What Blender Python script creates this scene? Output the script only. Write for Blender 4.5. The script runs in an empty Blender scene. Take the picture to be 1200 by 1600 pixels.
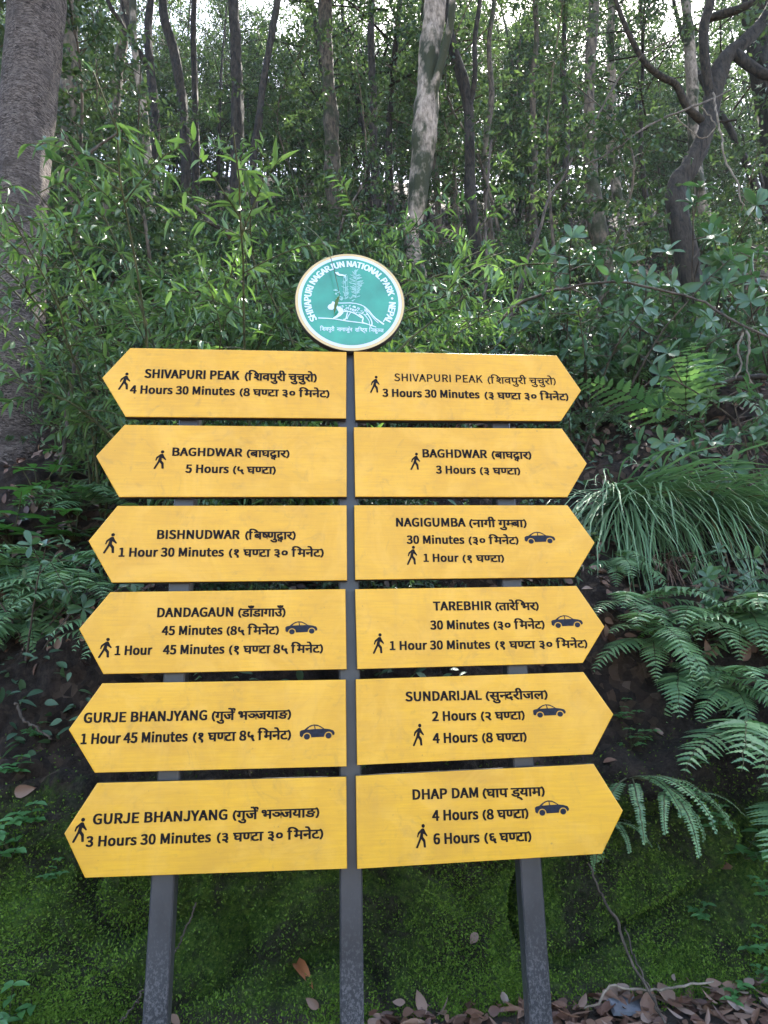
import bpy, math, json
import numpy as np
from mathutils import Vector, Matrix
S = bpy.context.scene
COL = S.collection
R = math.radians
rng = np.random.default_rng(7)

# ------------------------------------------------------------------ camera
CAM = np.array([-0.12664, -3.00978, 1.5]); YAW, PITCH, ROLL, FPX = R(5.3149), R(14.84987), R(-1.18192), 1072.845
def cam_axes():
    cy, sy, cp, sp, cr, sr = math.cos(YAW), math.sin(YAW), math.cos(PITCH), math.sin(PITCH), math.cos(ROLL), math.sin(ROLL)
    f = np.array([sy*cp, cy*cp, sp]); r = np.array([cy, -sy, 0.]); u = np.cross(r, f)
    return cr*r+sr*u, cr*u-sr*r, f
CR, CU, CF = cam_axes()
cd = bpy.data.cameras.new('camera'); cam = bpy.data.objects.new('camera', cd); COL.objects.link(cam)
cam.matrix_world = Matrix(((CR[0], CU[0], -CF[0], CAM[0]), (CR[1], CU[1], -CF[1], CAM[1]), (CR[2], CU[2], -CF[2], CAM[2]), (0, 0, 0, 1)))
cd.sensor_fit = 'VERTICAL'; cd.sensor_height = 24.0; cd.lens = FPX/1600*24.0; cd.clip_end = 800; cd.clip_start = 0.05
S.camera = cam

# ------------------------------------------------------------------ light
SUN_EL, SUN_AZ = R(60), R(28)            # sun high behind the trees, to the right of the view
w = bpy.data.worlds.new('World'); S.world = w; w.use_nodes = True
nt = w.node_tree; bg = nt.nodes['Background']
sky = nt.nodes.new('ShaderNodeTexSky'); sky.sky_type = 'NISHITA'; sky.sun_disc = False
sky.sun_elevation = SUN_EL; sky.sun_rotation = SUN_AZ; sky.air_density = 1.0; sky.dust_density = 2.0; sky.ozone_density = 1.0
nt.links.new(sky.outputs[0], bg.inputs[0]); bg.inputs[1].default_value = 0.15
sl = bpy.data.lights.new('sun', 'SUN'); sl.energy = 5.0; sl.angle = R(0.5); sl.color = (1, .95, .86)
so = bpy.data.objects.new('sun', sl); COL.objects.link(so)
sd = Vector((math.sin(SUN_AZ)*math.cos(SUN_EL), math.cos(SUN_AZ)*math.cos(SUN_EL), math.sin(SUN_EL)))
so.rotation_euler = sd.to_track_quat('Z', 'Y').to_euler()
S.view_settings.view_transform = 'Standard'; S.view_settings.look = 'None'; S.view_settings.gamma = 1.0
S.view_settings.exposure = 2.82
try:
    S.cycles.max_bounces = 6; S.cycles.diffuse_bounces = 3; S.cycles.glossy_bounces = 2; S.cycles.transmission_bounces = 3
    S.cycles.transparent_max_bounces = 4; S.cycles.sample_clamp_indirect = 6.0
    S.cycles.caustics_reflective = False; S.cycles.caustics_refractive = False
except Exception: pass

# ------------------------------------------------------------------ helpers
def rotnoise(n): return rng.uniform(0, 2*np.pi, n)
def hash2(ix, iy, seed):
    h = (ix*374761393 + iy*668265263 + seed*1442695041) & 0xffffffff
    h = ((h ^ (h >> 13))*1274126177) & 0xffffffff
    return ((h ^ (h >> 16)) & 0xffff)/65535.0
def vnoise(x, y, seed=0):
    x = np.asarray(x, float); y = np.asarray(y, float)
    ix = np.floor(x).astype(np.int64); iy = np.floor(y).astype(np.int64); fx = x-ix; fy = y-iy
    fx = fx*fx*(3-2*fx); fy = fy*fy*(3-2*fy)
    a = hash2(ix, iy, seed); b = hash2(ix+1, iy, seed); c = hash2(ix, iy+1, seed); d = hash2(ix+1, iy+1, seed)
    return (a*(1-fx)+b*fx)*(1-fy)+(c*(1-fx)+d*fx)*fy-.5
def fbm(x, y, seed=0, oct=4):
    s = 0; a = 1
    for o in range(oct):
        s = s+a*vnoise(x*2**o, y*2**o, seed+o*17); a *= .5
    return s

class Geo:
    """collects vertices and faces; build() links them as ONE mesh object"""
    def __init__(s): s.v = []; s.f = []; s.m = []; s.n = 0
    def add(s, V, F, mi=0):
        V = np.asarray(V, float).reshape(-1, 3); F = np.asarray(F, np.int64)
        s.v.append(V); s.f.append(F+s.n); s.m.append(np.full(len(F), mi)); s.n += len(V)
    def mesh(s, name, mats, smooth=True):
        me = bpy.data.meshes.new(name)
        V = np.concatenate(s.v); me.vertices.add(len(V)); me.vertices.foreach_set('co', V.ravel())
        tot = np.concatenate([np.full(len(f), f.shape[1]) for f in s.f]); lv = np.concatenate([f.ravel() for f in s.f])
        st = np.concatenate([[0], np.cumsum(tot)[:-1]])
        me.loops.add(len(lv)); me.loops.foreach_set('vertex_index', lv.astype(np.int32))
        me.polygons.add(len(tot)); me.polygons.foreach_set('loop_start', st.astype(np.int32))
        me.polygons.foreach_set('material_index', np.concatenate(s.m).astype(np.int32))
        me.polygons.foreach_set('use_smooth', np.full(len(tot), bool(smooth)))
        for m in (mats if isinstance(mats, (list, tuple)) else [mats]): me.materials.append(m)
        me.update(calc_edges=True); me.validate()
        return me
    def build(s, name, mats, parent=None, smooth=True):
        o = bpy.data.objects.new(name, s.mesh(name, mats, smooth)); COL.objects.link(o)
        if parent: o.parent = parent
        return o

def tag(o, label=None, cat=None, group=None, kind=None):
    if label: o['label'] = label
    if cat: o['category'] = cat
    if group: o['group'] = group
    if kind: o['kind'] = kind
    return o
def empty(name, loc=(0, 0, 0), rz=0, sc=1):
    o = bpy.data.objects.new(name, None); COL.objects.link(o); o.location = loc; o.rotation_euler = (0, 0, rz)
    o.scale = (sc, sc, sc); o.empty_display_size = .1
    return o
def kids(o, allo=None): return [c for c in bpy.data.objects if c.parent == o]
KIDS = {}
def copy_tree(o, loc, rot, sc, label, cat, group=None):
    if o.name not in KIDS: KIDS[o.name] = kids(o)
    c = o.copy(); COL.objects.link(c); c.location = loc; c.rotation_euler = rot; c.scale = sc if hasattr(sc, '__len__') else (sc, sc, sc)
    for k in list(c.keys()): del c[k]
    tag(c, label, cat, group)
    for ch in KIDS[o.name]:
        d = ch.copy(); COL.objects.link(d); d.parent = c
    return c

def box(g, c, size, mi=0):
    c = np.array(c); h = np.array(size)/2
    V = np.array([[x, y, z] for x in (-1, 1) for y in (-1, 1) for z in (-1, 1)])*h+c
    g.add(V, [[0, 1, 3, 2], [4, 6, 7, 5], [0, 4, 5, 1], [2, 3, 7, 6], [0, 2, 6, 4], [1, 5, 7, 3]], mi)
def tube(g, P, rad, sides=7, mi=0, cap=True):
    P = np.asarray(P, float); n = len(P); rad = np.broadcast_to(rad, n)
    T = np.gradient(P, axis=0); T /= np.linalg.norm(T, axis=1)[:, None]+1e-12
    ref = np.array([0.13, .21, 1.]) if abs(T[0, 2]) < .8 else np.array([1., .17, .1])
    X = np.cross(T, ref); X /= np.linalg.norm(X, axis=1)[:, None]+1e-12; Y = np.cross(T, X)
    a = np.linspace(0, 2*np.pi, sides, endpoint=False)
    V = P[:, None]+(X[:, None]*np.cos(a)[None, :, None]+Y[:, None]*np.sin(a)[None, :, None])*np.asarray(rad)[:, None, None]
    i = np.arange(n-1)[:, None]*sides; j = np.arange(sides)[None, :]; k = (j+1) % sides
    F = np.stack([i+j, i+k, i+sides+k, i+sides+j], -1).reshape(-1, 4)
    g.add(V.reshape(-1, 3), F, mi)
    if cap:
        g.add(np.concatenate([V[-1], [P[-1]]]), [[q, (q+1) % sides, sides] for q in range(sides)], mi)
def spline(pts, n):
    pts = np.asarray(pts, float); m = len(pts)
    if m == 2: return pts[0]+(pts[1]-pts[0])*np.linspace(0, 1, n)[:, None]
    Q = np.concatenate([[2*pts[0]-pts[1]], pts, [2*pts[-1]-pts[-2]]]); out = []
    for t in np.linspace(0, m-1-1e-6, n):
        i = int(t); u = t-i; a, b, c, d = Q[i:i+4]
        out.append(.5*((2*b)+(c-a)*u+(2*a-5*b+4*c-d)*u*u+(3*b-a-3*c+d)*u**3))
    return np.array(out)

# leaf templates: columns u (along), v (across), w (up), unit length and unit width
def tmpl(kind):
    if kind == 'far':
        V = [(0, 0, 0), (.45, .5, .06), (1, 0, -.05), (.45, -.5, .06)]; F = [(0, 2, 1), (0, 3, 2)]
    else:
        prof = {'lance': [(0, .03), (.12, .3), (.32, .5), (.58, .42), (.82, .2), (1, 0)],
                'ovate': [(0, .04), (.15, .36), (.38, .5), (.62, .42), (.84, .2), (1, 0)],
                'obov': [(0, .06), (.2, .22), (.45, .42), (.68, .5), (.88, .36), (1, .04)]}[kind]
        V = []; F = []
        for i, (u, h) in enumerate(prof):
            z = -.22*u*u
            V += [(u, -h, z+.12*h), (u, 0, z-.02), (u, h, z+.12*h)]
        for i in range(len(prof)-1):
            a = i*3; F += [(a, a+1, a+4), (a, a+4, a+3), (a+1, a+2, a+5), (a+1, a+5, a+4)]
    return np.array(V, float), np.array(F)
def leaves(g, pos, dirv, upv, length, width, kind='lance', mi=0, droop=1.0):
    pos = np.asarray(pos, float); n = len(pos)
    if n == 0: return
    D = np.asarray(dirv, float); D = D/(np.linalg.norm(D, axis=1)[:, None]+1e-9)
    U = np.asarray(upv, float); U = U-D*(U*D).sum(1)[:, None]; U /= np.linalg.norm(U, axis=1)[:, None]+1e-9
    W = np.cross(U, D)
    V, F = tmpl(kind); L = np.broadcast_to(length, n)[:, None, None]; Wd = np.broadcast_to(width, n)[:, None, None]
    P = pos[:, None]+D[:, None]*V[None, :, :1]*L+W[:, None]*V[None, :, 1:2]*Wd+U[:, None]*V[None, :, 2:3]*L*droop
    k = len(V)
    g.add(P.reshape(-1, 3), (np.arange(n)[:, None, None]*k+F[None]).reshape(-1, 3), mi)

# ------------------------------------------------------------------ materials
def nmat(name):
    m = bpy.data.materials.new(name); m.use_nodes = True; n = m.node_tree
    return m, n, n.nodes['Principled BSDF'], n.nodes['Material Output']
def ramp(n, stops, src=None, interp='LINEAR'):
    r = n.nodes.new('ShaderNodeValToRGB'); cr = r.color_ramp; cr.interpolation = interp
    while len(cr.elements) > 1: cr.elements.remove(cr.elements[-1])
    cr.elements[0].position = stops[0][0]; cr.elements[0].color = (*stops[0][1], 1)
    for p, c in stops[1:]:
        e = cr.elements.new(p); e.color = (*c, 1)
    if src is not None: n.links.new(src, r.inputs[0])
    return r.outputs[0]
def g3(v): return (v, v, v)
def noise(n, scale, detail=4, rough=.55, vec=None, dist=0):
    t = n.nodes.new('ShaderNodeTexNoise'); t.inputs['Scale'].default_value = scale; t.inputs['Detail'].default_value = detail
    t.inputs['Roughness'].default_value = rough; t.inputs['Distortion'].default_value = dist
    if vec is not None: n.links.new(vec, t.inputs['Vector'])
    return t.outputs['Fac']
def coords(n, scale=(1, 1, 1), kind='Object'):
    c = n.nodes.new('ShaderNodeTexCoord'); mp = n.nodes.new('ShaderNodeMapping'); mp.inputs['Scale'].default_value = scale
    n.links.new(c.outputs[kind], mp.inputs[0]); return mp.outputs[0]
def mixc(n, fac, a, b, mode='MIX'):
    x = n.nodes.new('ShaderNodeMix'); x.data_type = 'RGBA'; x.blend_type = mode
    for val, sock in ((fac, x.inputs[0]), (a, x.inputs[6]), (b, x.inputs[7])):
        if isinstance(val, (int, float)): sock.default_value = val
        elif isinstance(val, tuple): sock.default_value = (*val, 1)
        else: n.links.new(val, sock)
    return x.outputs[2]
def math_(n, op, a, b=None, clamp=False):
    x = n.nodes.new('ShaderNodeMath'); x.operation = op; x.use_clamp = clamp
    for val, sock in ((a, x.inputs[0]), (b, x.inputs[1])):
        if val is None: continue
        if isinstance(val, (int, float)): sock.default_value = val
        else: n.links.new(val, sock)
    return x.outputs[0]
def bump(n, bsdf, h, strength=.5, dist=.01):
    b = n.nodes.new('ShaderNodeBump'); b.inputs['Strength'].default_value = strength; b.inputs['Distance'].default_value = dist
    n.links.new(h, b.inputs['Height']); n.links.new(b.outputs[0], bsdf.inputs['Normal'])

def leaf_mat(name, dark, light, rough=.35, trans=.3, tcol=None, spec=.5, dead=0.0, mids=None):
    m, n, b, out = nmat(name)
    gi = n.nodes.new('ShaderNodeNewGeometry'); oi = n.nodes.new('ShaderNodeObjectInfo')
    r1 = gi.outputs['Random Per Island']; r2 = oi.outputs['Random']
    f = math_(n, 'ADD', math_(n, 'MULTIPLY', r1, .75), math_(n, 'MULTIPLY', r2, .25))
    stops = [(0, dark), (.55, tuple((a+c)/2 for a, c in zip(dark, light))), (1, light)]
    if mids: stops = [(0, dark)]+mids+[(1, light)]
    if dead: stops = [(0, (.10, .055, .025)), (dead, (.09, .07, .02)), (dead+.02, dark)]+stops[1:]
    c = ramp(n, stops, f)
    n.links.new(c, b.inputs['Base Color'])
    vr = math_(n, 'ADD', math_(n, 'MULTIPLY', math_(n, 'FRACT', math_(n, 'MULTIPLY', r1, 7.3)), .25), rough-.1)
    n.links.new(vr, b.inputs['Roughness']); b.inputs['Specular IOR Level'].default_value = spec
    t = n.nodes.new('ShaderNodeBsdfTranslucent')
    tc = mixc(n, 1.0, c, tcol or (1.9, 2.1, .8), 'MULTIPLY'); n.links.new(tc, t.inputs[0])
    mx = n.nodes.new('ShaderNodeMixShader'); mx.inputs[0].default_value = trans
    n.links.new(b.outputs[0], mx.inputs[1]); n.links.new(t.outputs[0], mx.inputs[2]); n.links.new(mx.outputs[0], out.inputs[0])
    return m
M = {}
M['leaf_bamboo'] = leaf_mat('leaf_bamboo', (.040, .084, .038), (.125, .205, .072), .43, .30, (1.5, 1.65, .75), spec=.38)
M['leaf_small'] = leaf_mat('leaf_small', (.030, .064, .036), (.084, .142, .068), .46, .22, (1.5, 1.6, .8), spec=.38, dead=.03)
M['leaf_broad'] = leaf_mat('leaf_broad', (.034, .076, .036), (.076, .145, .066), .36, .25, (1.5, 1.7, .8), spec=.45)
M['leaf_crown'] = leaf_mat('leaf_crown', (.020, .042, .021), (.080, .124, .054), .50, .25, (1.45, 1.5, .85), spec=.35)
M['leaf_fern'] = leaf_mat('leaf_fern', (.085, .165, .070), (.165, .275, .110), .44, .28, (1.4, 1.6, .9), spec=.42, mids=[(.04, (.16, .10, .04)), (.06, (.06, .13, .06))])
M['leaf_fern_young'] = leaf_mat('leaf_fern_young', (.11, .30, .045), (.13, .34, .06), .45, .35)
M['leaf_grass'] = leaf_mat('leaf_grass', (.075, .150, .065), (.150, .250, .110), .42, .2, (1.4, 1.6, .9), dead=.05)
M['leaf_dry'] = leaf_mat('leaf_dry', (.04, .022, .016), (.36, .29, .24), .55, .12, (1.2, 1, .8), mids=[(.3, (.09, .040, .024)), (.55, (.16, .085, .050)), (.85, (.20, .14, .11))])
M['leaf_orange'] = leaf_mat('leaf_orange', (.36, .13, .05), (.36, .13, .05), .55, .2, (1.2, 1, .8))
M['leaf_herb'] = leaf_mat('leaf_herb', (.05, .13, .04), (.08, .20, .055), .42, .3)
M['moss_tuft'] = leaf_mat('moss_tuft', (.030, .072, .010), (.165, .255, .036), .8, .2, spec=.15)

def bark(name, dark, light, sc=(6, 6, 2.0), contrast=(.38, .62), moss=0.0, bumpd=.02, scale=3.0):
    m, n, b, out = nmat(name)
    v = coords(n, sc)
    f = noise(n, scale, 6, .65, v, .4)
    c = ramp(n, [(contrast[0], dark), (contrast[1], light)], f)
    f2 = noise(n, 2.6, 5, .7, coords(n, (1.5, 1.5, 1)))
    c = mixc(n, ramp(n, [(.5, g3(0)), (.72, g3(.6))], f2), c, tuple(.45*x+.02 for x in light))
    if moss:
        f3 = noise(n, 2.3, 4, .6, coords(n, (1, 1, .6)))
        c = mixc(n, ramp(n, [(.55-moss*.25, g3(0)), (.62-moss*.2, g3(1))], f3), c, (.034, .036, .016))
    n.links.new(c, b.inputs['Base Color']); b.inputs['Roughness'].default_value = .85; b.inputs['Specular IOR Level'].default_value = .25
    bump(n, b, f, .8, bumpd)
    return m
M['bark_dark'] = bark('bark_dark', (.008, .006, .004), (.044, .033, .022))
M['bark_grey'] = bark('bark_grey', (.030, .022, .015), (.130, .098, .066), moss=.15)
M['bark_pale'] = bark('bark_pale', (.10, .075, .055), (.34, .265, .20), moss=.38, contrast=(.33, .6))
def striped_bark():
    m, n, b, out = nmat('bark_striped')
    f = noise(n, 3.0, 7, .72, coords(n, (7.5, 7.5, 24)), 1.2)         # peeling cross-wise strips
    big = noise(n, 2.2, 5, .65, coords(n, (1.4, 1.4, 1.0)), .6); fine = noise(n, 55, 4, .7, coords(n, (1, 1, 1.6)))
    c = ramp(n, [(.40, (.013, .009, .007)), (.47, (.062, .046, .036)), (.54, (.20, .155, .128)), (.68, (.38, .32, .28))], math_(n, 'ADD', math_(n, 'MULTIPLY', f, .75), math_(n, 'MULTIPLY', big, .27)))
    c = mixc(n, ramp(n, [(.50, g3(0)), (.64, g3(.75))], big), c, (.045, .034, .028))
    c = mixc(n, ramp(n, [(.56, g3(0)), (.70, g3(.5))], fine), c, (.24, .21, .19))
    n.links.new(c, b.inputs['Base Color']); b.inputs['Roughness'].default_value = .9; b.inputs['Specular IOR Level'].default_value = .2
    bump(n, b, math_(n, 'ADD', f, math_(n, 'MULTIPLY', fine, .3)), 1.0, .05)
    return m
M['bark_striped'] = striped_bark()
M['twig'] = bark('twig', (.03, .022, .016), (.095, .072, .053))
M['stem_green'] = bark('stem_green', (.03, .035, .015), (.09, .09, .04))
M['vine_pale'] = bark('vine_pale', (.09, .070, .050), (.22, .175, .13))
# ------------------------------------------------------------------ the ground: one sheet from the path up the hillside
PROF = np.array([(-80, .08), (-12, .10), (-1.2, .12), (.10, .135), (.34, .17), (.43, .30), (.50, .62), (.55, .90), (.63, 1.08), (.78, 1.24), (.90, 1.50),
                 (1.0, 1.76), (1.22, 2.12), (1.75, 2.68), (2.6, 3.55), (5, 6.0), (10, 10.7), (20, 19.0), (27, 25.6), (38, 36), (60, 54), (110, 80), (200, 95)])
def prof_h(y): return np.interp(y, PROF[:, 0], PROF[:, 1])
def spaced(a, b, fine0, fine1, nf, grow):
    out = list(np.linspace(fine0, fine1, nf)); st = (fine1-fine0)/(nf-1)
    s = st; x = fine1
    while x < b: s *= grow; x += s; out.append(x)
    s = st; x = fine0
    while x > a: s *= grow; x -= s; out.insert(0, x)
    return np.array(out)
XS = spaced(-130, 130, -2.6, 3.4, 330, 1.07)
seg = np.concatenate([[0], np.cumsum(np.hypot(np.diff(PROF[:, 0]), np.diff(PROF[:, 1])))])
s0 = np.interp(0.0, PROF[:, 0], seg); s1 = np.interp(3.0, PROF[:, 0], seg)
TS = spaced(seg[0]+1, seg[-1]-1, s0, s1, 300, 1.06)
TS = np.clip(TS, seg[0], seg[-1])
def smooth_prof(t):
    y = 0; z = 0; ws = ((-.07, .25), (0, .5), (.07, .25))
    for d, w_ in ws: y = y+w_*np.interp(t+d, seg, PROF[:, 0]); z = z+w_*np.interp(t+d, seg, PROF[:, 1])
    return y, z
def ground_pt(x, t):
    y, z = smooth_prof(t)
    e = 1e-2; y2, z2 = smooth_prof(t+e); y1, z1 = smooth_prof(t-e)
    ty, tz = y2-y1, z2-z1; l = np.hypot(ty, tz)+1e-9; ny, nz = -tz/l, ty/l
    wall = np.clip((z-.13)/.25, 0, 1)                       # level path stays level
    far = np.clip((z-2)/6, 0, 1)
    d = .24*fbm(x*.9, t*.9, 3, 3)+.17*fbm(x*2.6+5, t*2.6, 9, 3)+.06*np.abs(fbm(x*5, t*5+9, 13, 2))+.045*fbm(x*9, t*9, 21, 3)+.018*fbm(x*26, t*26, 23, 2)
    blk = np.abs(vnoise(x*1.6+.35*t, t*2.4-.8*x, 33)); d = d-.15*np.clip(.08-blk, 0, 1)/.08*np.clip((1.25-z)*3, 0, 1)   # seams between boulders
    d = d*wall+far*(1.6*fbm(x*.12, t*.12, 41, 3))+.012*fbm(x*6, t*6, 51, 2)
    return x, y+ny*d, z+nz*d
X_, T_ = np.meshgrid(XS, TS)
gx, gy, gz = ground_pt(X_, T_)
GV = np.stack([gx, gy, gz], -1)
m, n, b, out = nmat('forest_floor')
geo = n.nodes.new('ShaderNodeNewGeometry'); sep = n.nodes.new('ShaderNodeSeparateXYZ'); n.links.new(geo.outputs['Position'], sep.inputs[0])
vp = geo.outputs['Position']
def pn(scale, det=5, rgh=.6, dist=0): return noise(n, scale, det, rgh, vp, dist)
soil = ramp(n, [(.3, (.010, .007, .006)), (.5, (.042, .029, .022)), (.7, (.100, .070, .052))], pn(16, 7, .75))
vor = n.nodes.new('ShaderNodeTexVoronoi'); vor.inputs['Scale'].default_value = 22; n.links.new(vp, vor.inputs['Vector'])
vsep = n.nodes.new('ShaderNodeSeparateColor'); n.links.new(vor.outputs['Color'], vsep.inputs[0])
lit = ramp(n, [(0, (.02, .013, .010)), (.5, (.06, .036, .024)), (.85, (.14, .085, .055)), (1, (.22, .15, .11))], vsep.outputs[0])
c = mixc(n, ramp(n, [(.45, g3(0)), (.62, g3(.75))], pn(2.2)), soil, lit)
rock = ramp(n, [(.36, (.008, .006, .005)), (.5, (.034, .026, .019)), (.66, (.085, .066, .048))], pn(42, 7, .8))
moss = ramp(n, [(.33, (.012, .028, .004)), (.5, (.068, .136, .015)), (.68, (.185, .260, .034))], pn(38, 6, .85))
low = ramp(n, [(.30, g3(1)), (.46, g3(0))], math_(n, 'MULTIPLY', math_(n, 'ADD', sep.outputs[2], math_(n, 'MULTIPLY', math_(n, 'SUBTRACT', pn(2.0), .5), 1.2)), .33))
c = mixc(n, low, c, rock)
dk = ramp(n, [(.44, g3(0)), (.58, g3(1))], pn(1.5, 6, .7, 1.0))
mm = ramp(n, [(.36, g3(0)), (.50, g3(1))], math_(n, 'SUBTRACT', math_(n, 'ADD', pn(2.4, 5, .65, .5), .10), math_(n, 'MULTIPLY', math_(n, 'MAXIMUM', math_(n, 'SUBTRACT', sep.outputs[2], .80), 0), 1.0)))
c = mixc(n, math_(n, 'MULTIPLY', mm, math_(n, 'SUBTRACT', 1.0, math_(n, 'MULTIPLY', dk, .85))), c, moss)
flat = ramp(n, [(.18, g3(1)), (.25, g3(0))], sep.outputs[2])
path = ramp(n, [(.3, (.035, .028, .022)), (.7, (.11, .085, .065))], pn(12, 6, .7))
c = mixc(n, flat, c, path)
n.links.new(c, b.inputs['Base Color']); b.inputs['Roughness'].default_value = .9; b.inputs['Specular IOR Level'].default_value = .2
bump(n, b, math_(n, 'ADD', pn(60, 6, .8), pn(14, 5, .65)), 1.0, .10)
M['forest_floor'] = m
g = Geo(); nx, nt_ = len(XS), len(TS)
i = np.arange(nt_-1)[:, None]*nx+np.arange(nx-1)[None]
g.add(GV.reshape(-1, 3), np.stack([i, i+1, i+nx+1, i+nx], -1).reshape(-1, 4))
tag(g.build('hillside', M['forest_floor']), kind='structure')
from mathutils.bvhtree import BVHTree
BV = BVHTree.FromPolygons([tuple(v) for v in GV.reshape(-1, 3)], [tuple(q) for q in g.f[0]])
def ray(px, py): return CF*FPX+CR*(px-600)-CU*(py-800)
def hit(px, py):
    """where the line of sight through a photograph point meets the hillside"""
    d = ray(px, py); h = BV.ray_cast(Vector(CAM), Vector(d/np.linalg.norm(d)))
    return (np.array(h[0]), np.array(h[1])) if h[0] is not None else (None, None)
def down(x, y):
    h = BV.ray_cast(Vector((x, y, 80)), Vector((0, 0, -1))); return np.array(h[0]), np.array(h[1])
def at(px, py, Y):
    d = ray(px, py); return CAM+d*((Y-CAM[1])/d[1])

g = Geo(); xs = np.linspace(-60, 60, 41); ys = np.linspace(-10, -1.5, 8)  # unseen pale gravel sheet, added to bounce warm light onto the boards
Xr, Yr = np.meshgrid(xs, ys); Zr = .165-.0006*(Yr+6)**2
g.add(np.stack([Xr, Yr, Zr], -1).reshape(-1, 3), np.stack([(q := np.arange(7)[:, None]*41+np.arange(40)[None]), q+1, q+42, q+41], -1).reshape(-1, 4))
m, n, b, out = nmat('road_gravel')
c = ramp(n, [(.3, (.20, .17, .14)), (.7, (.38, .33, .28))], noise(n, 30, 6, .7, coords(n)))
n.links.new(c, b.inputs['Base Color']); b.inputs['Roughness'].default_value = .9
tag(g.build('road', m), kind='structure')
# ------------------------------------------------------------------ sign materials
def paint_mat(name, base, worn, rough=.38, grain=True):
    m, n, b, out = nmat(name)
    v = coords(n, (1.6, 1, 26)); f = noise(n, 5, 5, .6, v)            # brushed grain along the board
    oi = n.nodes.new('ShaderNodeObjectInfo')
    off = n.nodes.new('ShaderNodeVectorMath'); off.operation = 'ADD'; n.links.new(coords(n, (1, 1, 1)), off.inputs[0])
    cmb = n.nodes.new('ShaderNodeCombineXYZ'); n.links.new(math_(n, 'MULTIPLY', oi.outputs['Random'], 37.), cmb.inputs[0]); n.links.new(math_(n, 'MULTIPLY', oi.outputs['Random'], 11.), cmb.inputs[2])
    n.links.new(cmb.outputs[0], off.inputs[1])
    f2 = noise(n, 2.6, 5, .62, off.outputs[0], .6); f3 = noise(n, 60, 2, .5, off.outputs[0]); f4 = noise(n, 9, 5, .7, off.outputs[0], 1.5)
    c = mixc(n, ramp(n, [(.35, g3(0)), (.75, g3(.55))], f), base, worn)
    c = mixc(n, ramp(n, [(.42, g3(0)), (.75, g3(.75))], f2), c, worn)
    c = mixc(n, ramp(n, [(.55, g3(0)), (.74, g3(.42))], f4), c, (.24, .14, .035))
    drip = noise(n, 4, 4, .6, coords(n, (7, 1, .8))); blot = noise(n, 3.4, 4, .7, off.outputs[0], 1.0)
    c = mixc(n, math_(n, 'MULTIPLY', ramp(n, [(.55, g3(0)), (.75, g3(.35))], drip), blot), c, (.36, .20, .05))
    c = mixc(n, ramp(n, [(.48, g3(0)), (.62, g3(.35))], blot), c, (.64, .35, .05))
    c = mixc(n, ramp(n, [(.70, g3(0)), (.77, g3(.45))], f3), c, (.13, .08, .03))
    n.links.new(c, b.inputs['Base Color'])
    n.links.new(ramp(n, [(.3, g3(rough-.06)), (.8, g3(rough+.16))], f2), b.inputs['Roughness'])
    bump(n, b, f, .10, .004); b.inputs['Specular IOR Level'].default_value = .42
    return m
M['yellow_paint'] = paint_mat('yellow_paint', (.60, .31, .010), (.44, .215, .018))
def plain(name, col, rough=.5, var=.25, sc=20, metal=0, spec=.5, bumpv=.0):
    m, n, b, out = nmat(name)
    f = noise(n, sc, 5, .6, coords(n))
    c = ramp(n, [(.3, tuple(x*(1-var) for x in col)), (.7, tuple(min(1, x*(1+var)) for x in col))], f)
    n.links.new(c, b.inputs['Base Color']); b.inputs['Roughness'].default_value = rough; b.inputs['Metallic'].default_value = metal
    b.inputs['Specular IOR Level'].default_value = spec
    if bumpv: bump(n, b, f, bumpv, .01)
    return m
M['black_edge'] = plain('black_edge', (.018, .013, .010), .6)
M['ink'] = plain('ink', (.008, .005, .0045), .7, .5, 90, spec=.15)
M['ink_blue'] = plain('ink_blue', (.009, .011, .020), .6, .5, 90, spec=.2)
m, n, b, out = nmat('post_paint')
f = noise(n, 7, 4, .6, coords(n, (1, 1, .6))); f2 = noise(n, 95, 4, .75, coords(n, (1, 1, .7)))
c = ramp(n, [(.3, (.016, .0155, .017)), (.7, (.034, .033, .036))], f)
sep = n.nodes.new('ShaderNodeSeparateXYZ'); tc = n.nodes.new('ShaderNodeTexCoord'); n.links.new(tc.outputs['Object'], sep.inputs[0])
wear = math_(n, 'MULTIPLY', ramp(n, [(0, g3(1)), (.22, g3(.7)), (.42, g3(.12)), (.6, g3(.0))], sep.outputs[2]), math_(n, 'ADD', f, .25))
spk = ramp(n, [(.53, g3(0)), (.63, g3(1))], math_(n, 'ADD', f2, math_(n, 'MULTIPLY', wear, .09)))
c = mixc(n, math_(n, 'MULTIPLY', spk, wear, True), c, (.14, .128, .125))
n.links.new(c, b.inputs['Base Color']); b.inputs['Roughness'].default_value = .42; bump(n, b, f2, .15, .002)
M['post_paint'] = m

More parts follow.
